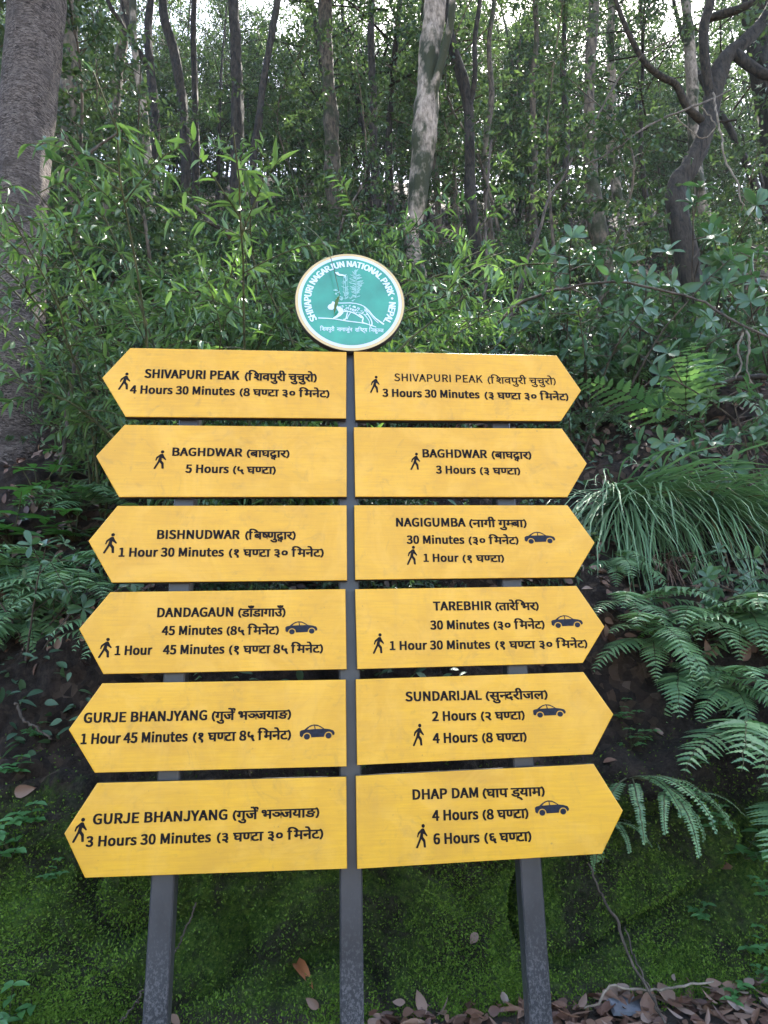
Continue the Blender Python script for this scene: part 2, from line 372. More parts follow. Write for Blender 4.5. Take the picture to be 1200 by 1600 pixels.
# ------------------------------------------------------------------ lettering (glyph outlines, 1/1000 em)
GL = json.loads(r'''{"A":[580,[[3,0,93,0,161,212,417,212,482,0,575,0,338,700,240,700],[182,283,215,392,286,626,289,626,360,392,395,283]]],"B":[627,[[95,0,319,0,458,22,550,90,583,204,545,319,441,373,441,376,518,433,545,528,512,626,428,681,302,700,95,700],[185,403,185,629,291,629,417,605,458,518,417,433,289,403],[185,71,185,335,305,335,447,302,496,207,447,104,305,71]]],"D":[656,[[95,0,275,0,452,41,561,163,599,351,561,542,452,659,270,700,95,700],[185,74,185,626,264,626,400,596,482,501,509,351,482,202,400,106,264,74]]],"E":[562,[[95,0,509,0,509,76,185,76,185,330,449,330,449,406,185,406,185,624,498,624,498,700,95,700]]],"G":[657,[[370,-14,496,11,586,68,586,362,357,362,357,289,507,289,507,106,449,76,379,65,253,101,174,199,147,351,174,504,256,599,379,635,466,616,528,569,577,626,498,684,376,711,210,667,98,545,54,349,95,155,207,30]]],"H":[694,[[95,0,185,0,185,330,509,330,509,0,599,0,599,700,509,700,509,406,185,406,185,700,95,700]]],"I":[279,[[95,0,185,0,185,700,95,700]]],"J":[510,[[226,-14,338,16,400,95,419,204,419,700,330,700,330,212,302,101,218,65,150,84,95,144,33,98,112,16]]],"K":[616,[[95,0,185,0,185,221,305,365,515,0,613,0,360,433,580,700,479,700,185,349,185,700,95,700]]],"L":[518,[[95,0,490,0,490,76,185,76,185,700,95,700]]],"M":[774,[[95,0,174,0,174,387,163,594,169,594,223,433,357,71,417,71,547,433,605,594,607,594,596,387,596,0,678,0,678,700,572,700,439,324,389,180,387,180,335,324,202,700,95,700]]],"N":[690,[[95,0,180,0,180,368,169,586,172,586,248,441,504,0,594,0,594,700,509,700,509,335,523,114,518,114,441,259,185,700,95,700]]],"O":[708,[[354,-14,509,33,613,158,651,351,613,545,509,667,354,711,199,667,93,545,54,351,93,158,199,33],[354,65,245,101,172,199,147,351,172,504,245,599,354,635,463,599,537,504,561,351,537,199,463,101]]],"P":[604,[[95,0,185,0,185,278,300,278,436,302,523,373,556,493,523,616,433,681,297,700,95,700],[185,351,185,626,283,626,387,616,449,575,468,493,425,384,289,351]]],"R":[606,[[185,368,185,626,302,626,428,599,471,504,428,400,302,368],[479,0,580,0,400,305,515,373,558,504,528,618,441,681,316,700,95,700,95,0,185,0,185,297,311,297]]],"S":[568,[[289,-14,417,14,498,84,528,185,485,305,384,373,283,417,204,458,169,534,204,607,300,635,387,616,458,569,504,626,414,686,300,711,185,686,106,621,79,526,125,409,221,346,321,302,403,256,439,177,398,95,291,65,185,90,98,153,46,90,153,16]]],"T":[571,[[242,0,330,0,330,624,542,624,542,700,30,700,30,624,242,624]]],"U":[688,[[343,-14,471,16,561,112,594,289,594,700,509,700,509,286,488,155,428,84,343,65,261,84,204,155,182,286,182,700,93,700,93,289,128,112,215,16]]],"V":[548,[[223,0,327,0,547,700,458,700,346,321,278,90,275,90,207,321,93,700,0,700]]],"W":[837,[[172,0,278,0,381,422,417,580,419,580,455,422,561,0,667,0,812,700,727,700,651,319,613,93,607,93,558,319,460,700,381,700,283,319,234,93,232,93,188,319,114,700,25,700]]],"Y":[506,[[210,0,297,0,297,270,507,700,417,700,327,501,256,349,251,349,182,501,93,700,0,700,210,270]]],"0":[529,[[264,-14,381,27,455,150,482,351,455,553,381,673,264,711,150,673,74,553,49,351,74,150,150,27],[264,57,196,90,150,185,131,351,150,518,196,613,264,643,335,613,381,518,398,351,381,185,335,90]]],"1":[529,[[84,0,468,0,468,74,327,74,327,700,261,700,114,648,114,594,240,594,240,74,84,74]]],"2":[529,[[41,0,482,0,482,76,289,76,174,68,373,294,449,507,422,616,351,686,245,711,128,684,38,610,90,561,155,618,234,640,330,602,362,504,283,305,41,52]]],"3":[529,[[251,-14,365,11,444,79,477,188,433,305,327,365,327,370,417,430,452,537,425,632,354,692,248,711,142,689,54,629,101,572,166,621,245,640,332,610,362,531,346,463,283,414,169,398,169,330,297,313,368,264,387,191,349,95,245,60,144,84,74,139,27,84,114,16]]],"4":[529,[[324,0,406,0,406,193,498,193,498,261,406,261,406,700,311,700,19,251,19,193,324,193],[324,261,109,261,270,501,324,605,330,605,324,477]]],"5":[529,[[251,-14,362,16,447,98,479,226,449,354,373,428,267,449,163,422,182,624,444,624,444,700,106,700,82,373,128,343,185,373,245,384,351,343,389,226,346,104,242,60,139,84,71,136,25,79,114,16]]],"6":[529,[[286,-14,387,16,460,95,488,215,463,338,398,409,294,433,210,411,136,351,163,520,226,613,316,640,376,626,428,586,477,640,406,692,311,711,185,675,90,553,54,335,84,142,166,27],[136,281,210,349,281,370,373,327,406,215,370,101,286,57,182,114]]],"7":[529,[[188,0,281,0,302,242,362,447,485,646,485,700,46,700,46,624,387,624,240,340]]],"8":[529,[[267,-14,381,11,458,76,485,169,449,283,368,351,368,357,430,425,460,526,439,621,370,686,270,711,133,662,76,531,106,439,172,370,172,368,84,291,44,174,74,76,153,11],[316,379,204,436,155,531,188,613,267,646,354,610,387,520,368,447],[267,52,163,90,120,182,147,272,218,340,346,275,403,172,365,84]]],"9":[529,[[223,-14,349,27,441,153,477,379,447,564,362,675,242,711,142,684,71,605,41,485,65,362,133,289,234,264,321,289,395,351,368,180,305,87,221,60,155,74,104,114,54,60,125,8],[395,422,321,351,248,330,155,373,125,485,158,599,242,643,349,588]]],"o":[578,[[289,-14,409,19,496,112,528,259,496,406,409,498,289,531,172,498,84,406,49,259,84,112,172,19],[289,60,180,114,139,259,180,403,289,458,398,403,439,259,398,114]]],"u":[579,[[240,-14,332,14,411,82,414,82,419,0,493,0,493,518,406,518,406,150,338,84,264,63,191,95,169,202,169,518,79,518,79,191,98,79,150,11]]],"r":[370,[[87,0,174,0,174,332,237,425,305,452,357,444,373,520,316,531,234,501,169,422,158,518,87,518]]],"s":[446,[[223,-14,362,33,411,142,360,245,253,300,177,332,142,389,166,441,240,463,302,449,357,417,398,471,327,515,237,531,106,488,60,384,106,286,210,234,291,196,327,136,302,79,226,54,144,74,74,117,30,60,117,8]]],"i":[262,[[87,0,174,0,174,518,87,518],[131,624,174,640,191,684,174,725,131,738,90,725,74,684,90,640]]],"n":[582,[[87,0,174,0,174,376,245,436,316,455,392,422,414,316,414,0,501,0,501,327,485,439,433,507,343,531,248,507,169,441,158,518,87,518]]],"t":[360,[[251,-14,346,5,330,74,270,57,207,84,191,158,191,447,330,447,330,518,191,518,191,665,117,665,109,518,25,512,25,447,104,447,104,161,117,68,163,8]]],"e":[528,[[297,-14,392,3,468,41,436,98,376,68,308,57,185,106,136,240,485,240,488,289,463,417,395,501,281,531,169,498,84,403,49,259,84,112,172,19],[133,300,185,419,283,460,379,419,411,300]]],"(":[322,[[229,-188,281,-163,191,57,161,297,191,537,281,754,229,779,125,556,87,297,125,38]]],")":[322,[[95,-188,196,38,234,297,196,556,95,779,41,754,133,537,163,297,133,57,41,-163]]],"•":[954,[[477,463,406,433,376,362,406,291,477,261,547,291,577,362,547,433]]],"च":[634,[[649,551,545,551,545,0,465,0,465,165,403,133,363,122,317,118,247,129,191,161,153,211,141,275,144,303,154,330,185,371,38,369,38,441,331,441,367,441,389,440,382,370,350,370,298,364,257,346,230,315,221,274,228,236,250,210,281,193,317,188,363,193,403,210,465,260,465,551,0,551,0,622,649,622]]],"घ":[591,[[605,551,502,551,502,0,421,0,421,166,352,132,310,122,259,118,189,128,134,159,98,206,86,266,96,320,109,345,128,366,92,389,65,420,48,457,42,497,52,551,0,551,0,622,605,622],[167,269,174,233,195,208,227,193,267,188,316,193,358,210,393,233,421,260,421,551,145,551,128,525,123,494,128,461,145,437,169,421,200,412,263,419,308,417,302,347,287,348,273,348,229,343,196,328,174,303]]],"ण":[723,[[634,551,634,0,553,0,553,551,420,551,420,321,412,250,401,222,385,198,361,176,331,160,294,149,251,146,170,161,114,205,99,231,88,263,79,352,79,551,0,551,0,622,737,622,737,551],[249,217,293,225,321,249,336,288,339,353,339,551,160,551,160,353,164,291,178,251,206,226]]],"ट":[504,[[519,551,371,551,371,349,316,349,236,341,181,318,140,273,126,215,132,171,148,136,173,108,206,89,243,78,283,74,333,77,375,87,455,121,482,47,389,14,338,3,286,0,221,7,163,26,114,58,77,101,54,155,46,220,55,280,80,330,119,369,170,397,227,414,288,420,290,420,290,551,0,551,0,622,519,622]]],"म":[598,[[509,551,509,0,428,0,428,250,207,250,207,213,203,185,193,166,177,155,159,151,119,164,80,196,51,237,39,278,42,295,53,309,71,318,100,321,126,321,126,551,0,551,0,622,612,622,612,551],[428,551,207,551,207,321,428,321]]],"न":[555,[[0,622,569,622,569,551,466,551,466,0,385,0,385,298,204,298,204,244,201,220,190,202,174,192,153,188,128,193,102,209,56,260,42,290,37,318,40,339,51,355,69,366,98,369,385,369,385,551,0,551]]],"ि":[429,[[89,551,0,551,0,622,80,622,61,669,53,724,68,794,111,849,179,884,266,896,399,877,516,820,618,730,704,615,620,615,515,731,402,801,283,824,221,817,174,795,144,760,134,714,144,662,165,622,273,622,273,551,170,551,170,0,89,0]]],"ञ":[742,[[192,420,256,440,315,446,377,438,429,412,467,371,485,315,493,315,537,320,572,332,572,551,0,551,0,622,756,622,756,551,653,551,653,0,572,0,572,256,484,245,483,245,468,201,442,168,409,144,373,129,300,118,219,131,148,171,84,239,29,338,98,365,140,285,184,232,233,202,294,192,343,199,380,218,403,248,411,287,404,326,383,353,351,368,313,373,265,366,219,348]]],"ज":[742,[[653,551,653,0,572,0,572,370,435,370,378,373,411,340,436,303,453,262,458,218,453,176,438,141,414,114,384,95,348,84,310,80,258,88,209,111,162,151,117,212,73,294,31,401,102,426,149,308,198,223,250,170,306,153,335,157,359,170,374,193,379,227,371,270,349,310,314,346,273,377,302,441,572,441,572,551,0,551,0,622,757,622,757,551]]],"ष":[578,[[593,622,593,551,489,551,489,0,408,0,408,191,341,160,301,149,254,146,216,149,182,160,152,175,128,194,106,223,91,258,82,301,79,358,79,551,0,551,0,622],[408,551,205,551,408,287],[189,240,219,223,262,217,313,225,360,245,159,507,159,369,162,304,172,266]]],"द":[520,[[413,-58,373,11,342,73,316,70,287,68,203,79,162,92,125,113,93,140,68,176,51,219,46,272,50,313,62,348,79,377,102,401,139,426,183,443,234,453,290,456,295,456,295,551,0,551,0,622,534,622,534,551,376,551,376,385,327,385,234,378,201,369,173,355,153,338,139,317,129,292,126,262,136,214,166,175,216,149,287,140,299,140,312,141,306,176,311,206,327,226,349,236,373,240,411,234,439,216,455,190,461,162,457,134,447,113,410,86,439,37,480,-24]]],"व":[556,[[571,551,467,551,467,0,387,0,387,165,324,133,282,122,233,118,182,123,137,139,99,164,71,198,52,238,46,286,60,362,104,418,170,453,255,464,288,463,326,459,354,454,349,381,306,388,259,391,204,384,162,364,136,331,127,287,135,243,159,212,193,194,235,188,283,194,325,211,387,260,387,551,0,551,0,622,571,622]]],"ा":[259,[[170,551,170,0,89,0,89,551,0,551,0,622,273,622,273,551]]],"ी":[259,[[-185,615,-211,682,-220,748,-210,807,-178,855,-128,886,-61,896,-6,889,39,868,76,831,108,779,136,709,163,622,273,622,273,551,170,551,170,0,89,0,89,551,0,551,0,622,87,622,58,712,29,776,-8,813,-57,825,-92,819,-118,801,-134,771,-139,733,-129,672,-105,615]]],"ु":[0,[[-248,-12,-193,5,-136,11,-69,1,-20,-28,12,-72,22,-129,10,-184,-25,-229,-81,-258,-157,-268,-247,-257,-325,-222,-392,-169,-455,-100,-394,-57,-320,-136,-284,-163,-246,-182,-204,-192,-157,-196,-98,-188,-63,-163,-51,-122,-57,-93,-76,-73,-102,-61,-131,-57,-180,-62,-222,-79]]],"े":[0,[[-169,615,-211,740,-232,778,-256,804,-283,818,-315,823,-354,819,-385,809,-409,882,-367,892,-318,896,-268,890,-225,871,-187,836,-154,784,-123,711,-94,615]]],"ो":[259,[[170,551,170,0,89,0,89,551,0,551,0,622,273,622,273,551],[90,615,49,740,27,778,3,804,-24,818,-56,823,-95,819,-126,809,-150,882,-108,892,-59,896,-9,890,35,871,72,836,106,784,136,711,165,615]]],"ँ":[0,[[-188,847,-184,866,-174,882,-158,892,-139,896,-120,893,-104,882,-93,866,-89,847,-93,828,-104,812,-120,801,-139,797,-158,801,-174,812,-184,828],[69,863,38,778,-8,722,-67,690,-138,680,-206,691,-264,725,-313,781,-352,863,-283,887,-255,826,-223,782,-184,756,-135,747,-85,756,-49,785,-24,829,-5,889]]],"भ":[703,[[174,632,240,622,267,607,291,586,307,563,321,533,329,492,332,437,332,321,533,321,533,551,402,551,402,622,717,622,717,551,614,551,614,0,533,0,533,250,332,250,332,213,328,185,318,166,302,155,283,151,243,164,204,196,175,237,164,278,167,295,178,309,196,318,224,321,253,321,253,426,248,498,232,538,206,561,169,568,145,565,128,555,118,540,114,521,120,496,138,478,169,466,218,460,210,389,143,401,91,426,57,464,46,520,56,571,84,606,126,625]]],"य":[580,[[595,622,595,551,491,551,491,0,410,0,410,179,343,147,301,136,253,132,172,147,108,193,62,263,38,353,92,369,130,390,153,418,160,457,157,484,149,509,123,551,0,551,0,622],[129,301,152,258,180,228,215,209,259,203,306,208,346,224,380,247,410,274,410,551,211,551,233,498,240,445,228,381,191,333]]],"ङ":[647,[[358,222,300,215,248,197,205,227,170,262,145,304,137,352,147,400,174,433,228,458,308,465,401,465,401,551,0,551,0,622,662,622,662,551,482,551,482,394,298,394,254,391,232,381,221,367,217,347,220,325,231,307,261,277,309,290,362,294,430,285,485,257,522,212,534,154,522,92,485,43,424,11,337,0,244,11,162,44,89,95,25,158,86,207,144,148,203,107,266,82,337,74,401,83,440,109,453,152,447,182,429,204,399,218],[511,337,515,358,526,376,543,388,563,392,583,388,600,376,611,358,615,337,611,316,600,299,583,286,563,282,543,286,526,299,515,316]]],"्":[0,[[-179,-44,-131,-39,-67,-45,-13,-65,35,-94,78,-133,151,-227,94,-268,44,-199,-7,-151,-61,-122,-125,-113,-148,-115,-167,-118]]],"र":[409,[[395,42,341,-12,230,87,138,181,75,256,47,305,40,340,44,359,55,376,75,389,104,393,127,390,148,382,181,349,215,371,238,399,252,431,256,468,251,514,239,551,0,551,0,622,424,622,424,551,320,551,332,510,336,458,331,407,314,365,288,330,254,301,167,254,272,147]]],"प":[568,[[479,551,479,0,398,0,398,191,335,159,298,149,254,146,216,149,182,160,152,175,128,194,106,223,91,258,82,301,79,358,79,551,0,551,0,622,583,622,583,551],[398,551,160,551,160,369,163,304,173,266,190,240,220,223,263,217,302,222,338,236,398,280]]],"श":[680,[[122,189,90,193,64,207,46,227,40,255,44,280,58,299,79,310,104,314,142,307,191,276,237,299,273,335,297,384,305,443,298,493,275,533,242,558,199,566,172,563,153,553,142,537,138,516,148,484,162,467,186,454,221,445,270,440,253,370,171,385,113,418,78,463,66,517,75,563,102,600,145,624,204,632,250,627,292,611,329,584,359,547,378,499,384,440,375,374,350,312,308,260,254,221,341,135,414,43,350,-1,258,118,179,194],[591,551,591,0,510,0,510,551,421,551,421,622,695,622,695,551]]],"ग":[563,[[208,551,208,234,205,211,196,193,180,182,160,178,134,183,107,199,81,222,60,250,46,280,41,308,44,329,55,345,73,356,102,359,127,359,127,551,0,551,0,622,578,622,578,551,474,551,474,0,393,0,393,551]]],"ब":[571,[[585,551,482,551,482,0,401,0,401,165,336,133,293,122,241,118,188,123,141,139,101,164,71,198,52,238,46,286,61,362,107,418,176,453,265,464,299,463,339,459,369,454,363,385,318,392,268,395,230,392,365,224,401,256,401,551,0,551,0,622,585,622],[127,287,135,242,161,210,198,190,242,184,277,187,308,195,168,370,137,335]]],"ड":[577,[[358,222,300,215,248,197,205,228,169,263,145,304,137,352,147,400,174,433,228,458,308,465,401,465,401,551,0,551,0,622,592,622,592,551,482,551,482,394,298,394,254,391,232,381,221,367,217,347,220,325,231,307,261,277,309,290,362,294,430,285,485,257,522,212,534,154,522,93,485,44,424,11,337,0,244,11,162,44,89,95,25,158,86,207,144,148,203,107,266,82,337,74,401,83,440,109,453,152,447,183,429,205,399,218]]],"स":[676,[[587,551,587,0,506,0,506,266,448,254,380,251,292,259,212,277,167,253,264,146,380,42,326,-12,221,87,133,181,73,256,46,305,40,340,44,359,55,376,75,389,104,393,127,390,148,382,181,350,199,372,210,399,217,458,213,512,201,551,0,551,0,622,691,622,691,551],[369,322,440,326,506,339,506,551,281,551,293,511,298,458,289,385,262,333]]],"ल":[678,[[0,551,0,622,693,622,693,551,589,551,589,0,508,0,508,355,494,356,445,344,421,327,397,301,375,262,356,208,279,232,311,313,263,342,209,353,174,347,148,330,131,304,126,271,131,234,148,199,174,163,210,127,309,40,255,-12,149,84,106,129,73,176,52,224,45,275,51,323,70,362,97,391,131,411,168,422,204,426,246,422,285,412,320,394,354,370,419,412,499,426,508,426,508,551]]],"क":[762,[[777,551,452,551,452,349,505,387,569,399,628,389,675,358,706,307,716,239,712,192,701,141,681,90,651,39,579,80,602,115,620,154,632,196,636,237,631,278,617,307,593,324,562,330,508,312,452,258,452,0,371,0,371,174,312,136,272,123,226,118,180,123,138,137,100,161,71,195,52,238,46,290,60,362,101,417,164,452,244,464,296,461,339,454,333,381,293,388,249,391,198,385,159,365,135,334,127,292,135,246,158,214,190,194,228,188,270,193,307,209,371,260,371,551,0,551,0,622,777,622]]],"उ":[548,[[0,622,563,622,563,551,453,551,477,510,485,464,476,409,450,364,406,328,440,293,471,254,492,207,499,152,493,106,477,68,450,38,415,17,374,4,328,0,272,8,220,31,169,71,121,130,74,210,29,313,100,338,129,265,162,201,197,147,235,108,276,82,320,74,357,79,388,93,407,119,414,160,408,199,392,236,365,269,329,301,264,294,259,364,323,372,369,390,395,420,404,463,400,491,389,516,372,536,351,551,0,551]]],"त":[570,[[481,551,481,0,400,0,400,328,291,328,200,322,172,313,150,299,132,274,126,237,135,189,163,143,209,94,271,40,217,-12,132,68,96,109,69,151,51,195,45,242,48,275,59,305,93,351,125,373,163,388,211,396,272,399,400,399,400,551,0,551,0,622,584,622,584,551]]],"३":[551,[[90,594,155,620,198,629,248,632,319,623,373,596,406,553,417,498,402,433,358,384,400,362,428,332,444,297,450,257,442,209,419,168,380,133,329,108,389,44,442,-25,377,-67,312,22,254,91,193,87,162,91,135,105,117,125,111,152,116,178,129,197,150,208,175,212,218,204,274,167,316,180,345,200,361,227,367,260,360,292,341,319,308,338,264,346,193,340,189,411,242,414,281,422,308,434,326,451,335,472,338,495,332,525,314,546,287,558,252,562,184,552,115,525]]],"०":[551,[[275,121,220,127,172,147,131,177,101,218,81,266,75,321,81,376,101,425,131,464,171,495,219,514,274,520,330,514,379,495,419,464,450,424,470,375,476,319,470,264,451,216,420,176,380,146,331,127],[273,192,321,201,360,229,386,271,394,322,386,374,362,414,325,440,277,449,230,440,191,412,166,370,157,318,165,267,189,227,226,201]]],"५":[551,[[477,-67,441,-1,404,76,371,150,348,208,312,207,228,218,189,232,155,253,125,283,103,321,89,369,84,428,87,476,98,529,116,582,143,632,227,611,182,516,168,468,164,417,173,356,199,312,244,285,308,276,326,277,320,313,325,342,342,362,365,373,391,377,427,371,453,353,470,327,475,298,471,270,460,249,441,232,418,221,453,143,501,48,549,-35]]],"१":[551,[[275,632,339,623,388,594,419,551,429,499,425,461,412,424,388,386,353,347,241,256,362,160,396,129,418,99,429,68,433,34,430,4,421,-24,386,-79,321,-30,343,0,350,34,342,69,310,103,128,254,132,276,225,340,293,396,334,448,348,498,343,526,328,546,304,558,276,562,248,558,228,548,214,532,210,510,214,489,226,472,247,456,280,444,231,386,188,410,158,438,140,473,134,517,138,544,149,571,167,595,195,615,230,628]]],"२":[551,[[477,33,413,-12,322,115,239,208,187,204,155,208,128,222,110,242,104,270,109,295,122,314,143,325,168,329,206,321,255,291,295,312,329,346,352,389,360,442,352,494,328,531,290,553,243,561,178,553,110,526,84,595,163,623,247,632,299,627,347,611,386,585,417,548,437,499,443,440,434,374,408,316,368,268,316,233,405,133]]],"६":[551,[[470,-67,437,-8,406,56,384,106,360,105,335,104,274,110,224,127,184,154,155,189,138,229,132,272,144,326,158,351,180,373,148,397,124,426,108,460,103,501,116,557,156,599,215,624,288,632,346,629,391,622,385,552,345,560,292,563,232,555,196,531,184,492,189,464,204,443,226,426,254,414,333,423,361,422,384,419,377,350,354,352,324,352,279,347,243,331,220,304,212,266,221,226,247,197,286,180,332,174,345,174,357,175,353,195,352,210,357,240,373,260,394,270,418,274,456,268,484,250,500,224,506,196,502,169,491,148,473,131,451,120,490,45,542,-35]]]}''')
_gc = {}
def glyph_mesh(ch, bold):
    """filled outline of one character -> (verts xy, tris)"""
    k = (ch, bold)
    if k in _gc: return _gc[k]
    if not GL[ch][1]: _gc[k] = None; return None
    loops = [np.array(sp, float).reshape(-1, 2)/1000 for sp in GL[ch][1]]
    area = [.5*np.sum(l[:, 0]*np.roll(l[:, 1], -1)-np.roll(l[:, 0], -1)*l[:, 1]) for l in loops]
    sg = np.sign(area[int(np.argmax(np.abs(area)))])
    outer = [l for l, a_ in zip(loops, area) if a_*sg > 0]; holes = [l for l, a_ in zip(loops, area) if a_*sg < 0]
    Vs, Ts, nn = [], [], 0
    for ou in outer:
        cu = bpy.data.curves.new('g', 'CURVE'); cu.dimensions = '2D'; cu.fill_mode = 'BOTH'; cu.offset = bold
        for l in [ou]+[h for h in holes if inside(h.mean(0), ou) and inside(h[0], ou)]:
            s = cu.splines.new('POLY'); s.points.add(len(l)-1)
            co = np.zeros((len(l), 4)); co[:, :2] = l; co[:, 3] = 1
            s.points.foreach_set('co', co.ravel()); s.use_cyclic_u = True
        V, T = fill_curve(cu)
        if len(T): Vs.append(V); Ts.append(T+nn); nn += len(V)
    r = (np.concatenate(Vs), np.concatenate(Ts)); _gc[k] = r
    return r
def inside(p, L):
    x, y = p; c = False
    for (x0, y0), (x1, y1) in zip(L, np.roll(L, -1, 0)):
        if (y0 > y) != (y1 > y) and x < x0+(y-y0)/(y1-y0)*(x1-x0): c = not c
    return c
def fill_curve(cu):
    o = bpy.data.objects.new('g', cu); COL.objects.link(o)
    me = o.to_mesh(); me.calc_loop_triangles()
    V = np.array([v.co[:2] for v in me.vertices]); T = np.array([t.vertices[:] for t in me.loop_triangles])
    o.to_mesh_clear(); bpy.data.objects.remove(o); bpy.data.curves.remove(cu)
    return V, T
def fill_poly(loops):
    cu = bpy.data.curves.new('g', 'CURVE'); cu.dimensions = '2D'; cu.fill_mode = 'BOTH'
    for sp in loops:
        s = cu.splines.new('POLY'); s.points.add(len(sp)-1)
        co = np.zeros((len(sp), 4)); co[:, :2] = np.array(sp); co[:, 3] = 1
        s.points.foreach_set('co', co.ravel()); s.use_cyclic_u = True
    return fill_curve(cu)
def clip_x(V, T, xc):
    """keep x <= xc"""
    vs = []; fs = []
    for t in T:
        P = [V[i] for i in t]; Q = []
        for i in range(3):
            a, b_ = P[i], P[(i+1) % 3]
            if a[0] <= xc: Q.append(a)
            if (a[0] <= xc) != (b_[0] <= xc): Q.append(a+(b_-a)*((xc-a[0])/(b_[0]-a[0])))
        for i in range(1, len(Q)-1):
            fs.append([len(vs), len(vs)+1, len(vs)+2]); vs += [Q[0], Q[i], Q[i+1]]
    return np.array(vs), np.array(fs)
HALF = {'ण': .565, 'म': .44, 'न': .40, 'ञ': .585, 'ष': .42}
def ribbon(P, wd):
    P = np.asarray(P, float); T = np.gradient(P, axis=0); T /= np.linalg.norm(T, axis=1)[:, None]+1e-9
    N = np.stack([-T[:, 1], T[:, 0]], 1); wd = np.broadcast_to(wd, len(P))[:, None]/2
    V = np.concatenate([P+N*wd, P-N*wd]); n_ = len(P); i = np.arange(n_-1)
    return V, np.concatenate([np.stack([i, i+1, i+1+n_], 1), np.stack([i, i+1+n_, i+n_], 1)])
def compose(text, bold, track=0.0):
    """list of (V,T,midx) pieces in em units; ~ half form, ` hook above, ^ small va below"""
    out = []; x = 0; i = 0; k = 0
    while i < len(text):
        c = text[i]; nx = text[i+1] if i+1 < len(text) else ''
        if c == ' ': x += .25; i += 1; continue
        if c == '`':
            a = np.linspace(-1.9, 1.2, 9); P = np.stack([x-.10+.10*np.cos(a+1.2)+.02, .76+.085*np.sin(a+1.2)], 1)
            V, T = ribbon(P, .07+2*bold); out.append((V, T, x)); i += 1; continue
        if c == '^':
            V, T = glyph_mesh('व', bold); V = V*.58+np.array([x-.42, -.24]); out.append((V, T, x)); i += 1; continue
        gm = glyph_mesh(c, bold); ad = GL[c][0]/1000
        if gm is not None:
            V, T = gm
            if nx == '~':
                V, T = clip_x(V, T, HALF[c]); ad = HALF[c]-.015; i += 1
            out.append((V+np.array([x, 0]), T, x+ad/2))
        x += ad+track; i += 1
    return out
def put(g, pieces, x0, x1, zb, sz, y, em=0.0):
    """fit the pieces between x0 and x1 on a baseline zb, em size sz, on the plane y; em thickens the strokes"""
    lo = min(p[0][:, 0].min() for p in pieces); hi = max(p[0][:, 0].max() for p in pieces)
    ew = em*sz; sx = (x1-x0-2*ew)/(hi-lo)
    sh = [(0, 0)] if not em else [(1, .5), (-1, .5), (1, -.5), (-1, -.5), (0, 0)]
    for q, (V, T, _) in enumerate(pieces):
        for k, (ax, az) in enumerate(sh):
            P = np.stack([x0+ew+(V[:, 0]-lo)*sx+ax*ew, np.full(len(V), y-.00004*(q % 3)-.00012*k), zb+V[:, 1]*sz+az*ew], 1)
            g.add(P, T)
VIS = {'(शिवपुरी चुचुरो)': '(िशवपुरी चुचुरो)', '(४ घण्टा ३० मिनेट)': '(8 घण~टा ३० िमनेट)', '(३ घण्टा ३० मिनेट)': '(३ घण~टा ३० िमनेट)',
       '(बाघद्वार)': '(बाघद^ार)', '(५ घण्टा)': '(५ घण~टा)', '(३ घण्टा)': '(३ घण~टा)', '(बिष्णुद्वार)': '(िबष~णुद^ार)',
       '(१ घण्टा ३० मिनेट)': '(१ घण~टा ३० िमनेट)', '(डाँडागाउँ)': '(डाँडागाउँ)', '(४५ मिनेट)': '(8५ िमनेट)', '(१ घण्टा ४५ मिनेट)': '(१ घण~टा 8५ िमनेट)',
       '(नागी गुम्बा)': '(नागी गुम~बा)', '(३० मिनेट)': '(३० िमनेट)', '(१ घण्टा)': '(१ घण~टा)', '(तारेभिर)': '(तारेिभर)',
       '(गुर्जे भञ्जयाङ)': '(गुजे` भञ~जयाङ)', '(सुन्दरीजल)': '(सुन~दरीजल)', '(२ घण्टा)': '(२ घण~टा)', '(४ घण्टा)': '(8 घण~टा)',
       '(धाप ड्याम)': '(घाप ड्याम)', '(६ घण्टा)': '(६ घण~टा)'}
def nepali(g, s, x0, x1, zb, cap, y, bold=.022):
    pcs = compose(VIS.get(s, s), .004)
    par = []
    sz = .86*cap/.622
    if VIS.get(s, s)[0] == '(':                       # brackets: shorter and set in the Nepali line
        pcs2 = []
        for q, (V, T, xm) in enumerate(pcs):
            if q in (0, len(pcs)-1): V = np.stack([V[:, 0], V[:, 1]*.78+.07], 1)
            pcs2.append((V, T, xm))
        pcs = pcs2
    put(g, pcs, x0, x1, zb-.06*cap, sz, y, bold)

CIRC = lambda cx, cy, rx, ry=None, n=20, a0=0, a1=2*np.pi: [(cx+rx*math.cos(t), cy+(ry or rx)*math.sin(t)) for t in np.linspace(a0, a1, n, endpoint=(a1-a0) < 6)]
def man(g, x0, x1, z0, z1, y):
    nm = lambda L: [((px-210)/335, 1-(py-265)/575) for px, py in L]
    head = nm([(430+48*math.cos(t), 312+48*math.sin(t)) for t in np.linspace(0, 6.283, 14, endpoint=False)])
    body = nm([(385, 375), (425, 368), (455, 382), (490, 460), (545, 545), (524, 572), (447, 510), (425, 500), (418, 575), (480, 655), (492, 820), (470, 835), (430, 825), (415, 695), (368, 632), (350, 665), (262, 838), (232, 845), (210, 822), (318, 600), (352, 470), (302, 520), (276, 588), (245, 576), (272, 470)])
    for q, L in enumerate((head, body)):
        V, T = fill_poly([L]); P = np.stack([x0+V[:, 0]*(x1-x0), np.full(len(V), y), z0+V[:, 1]*(z1-z0)], 1); g.add(P, T)
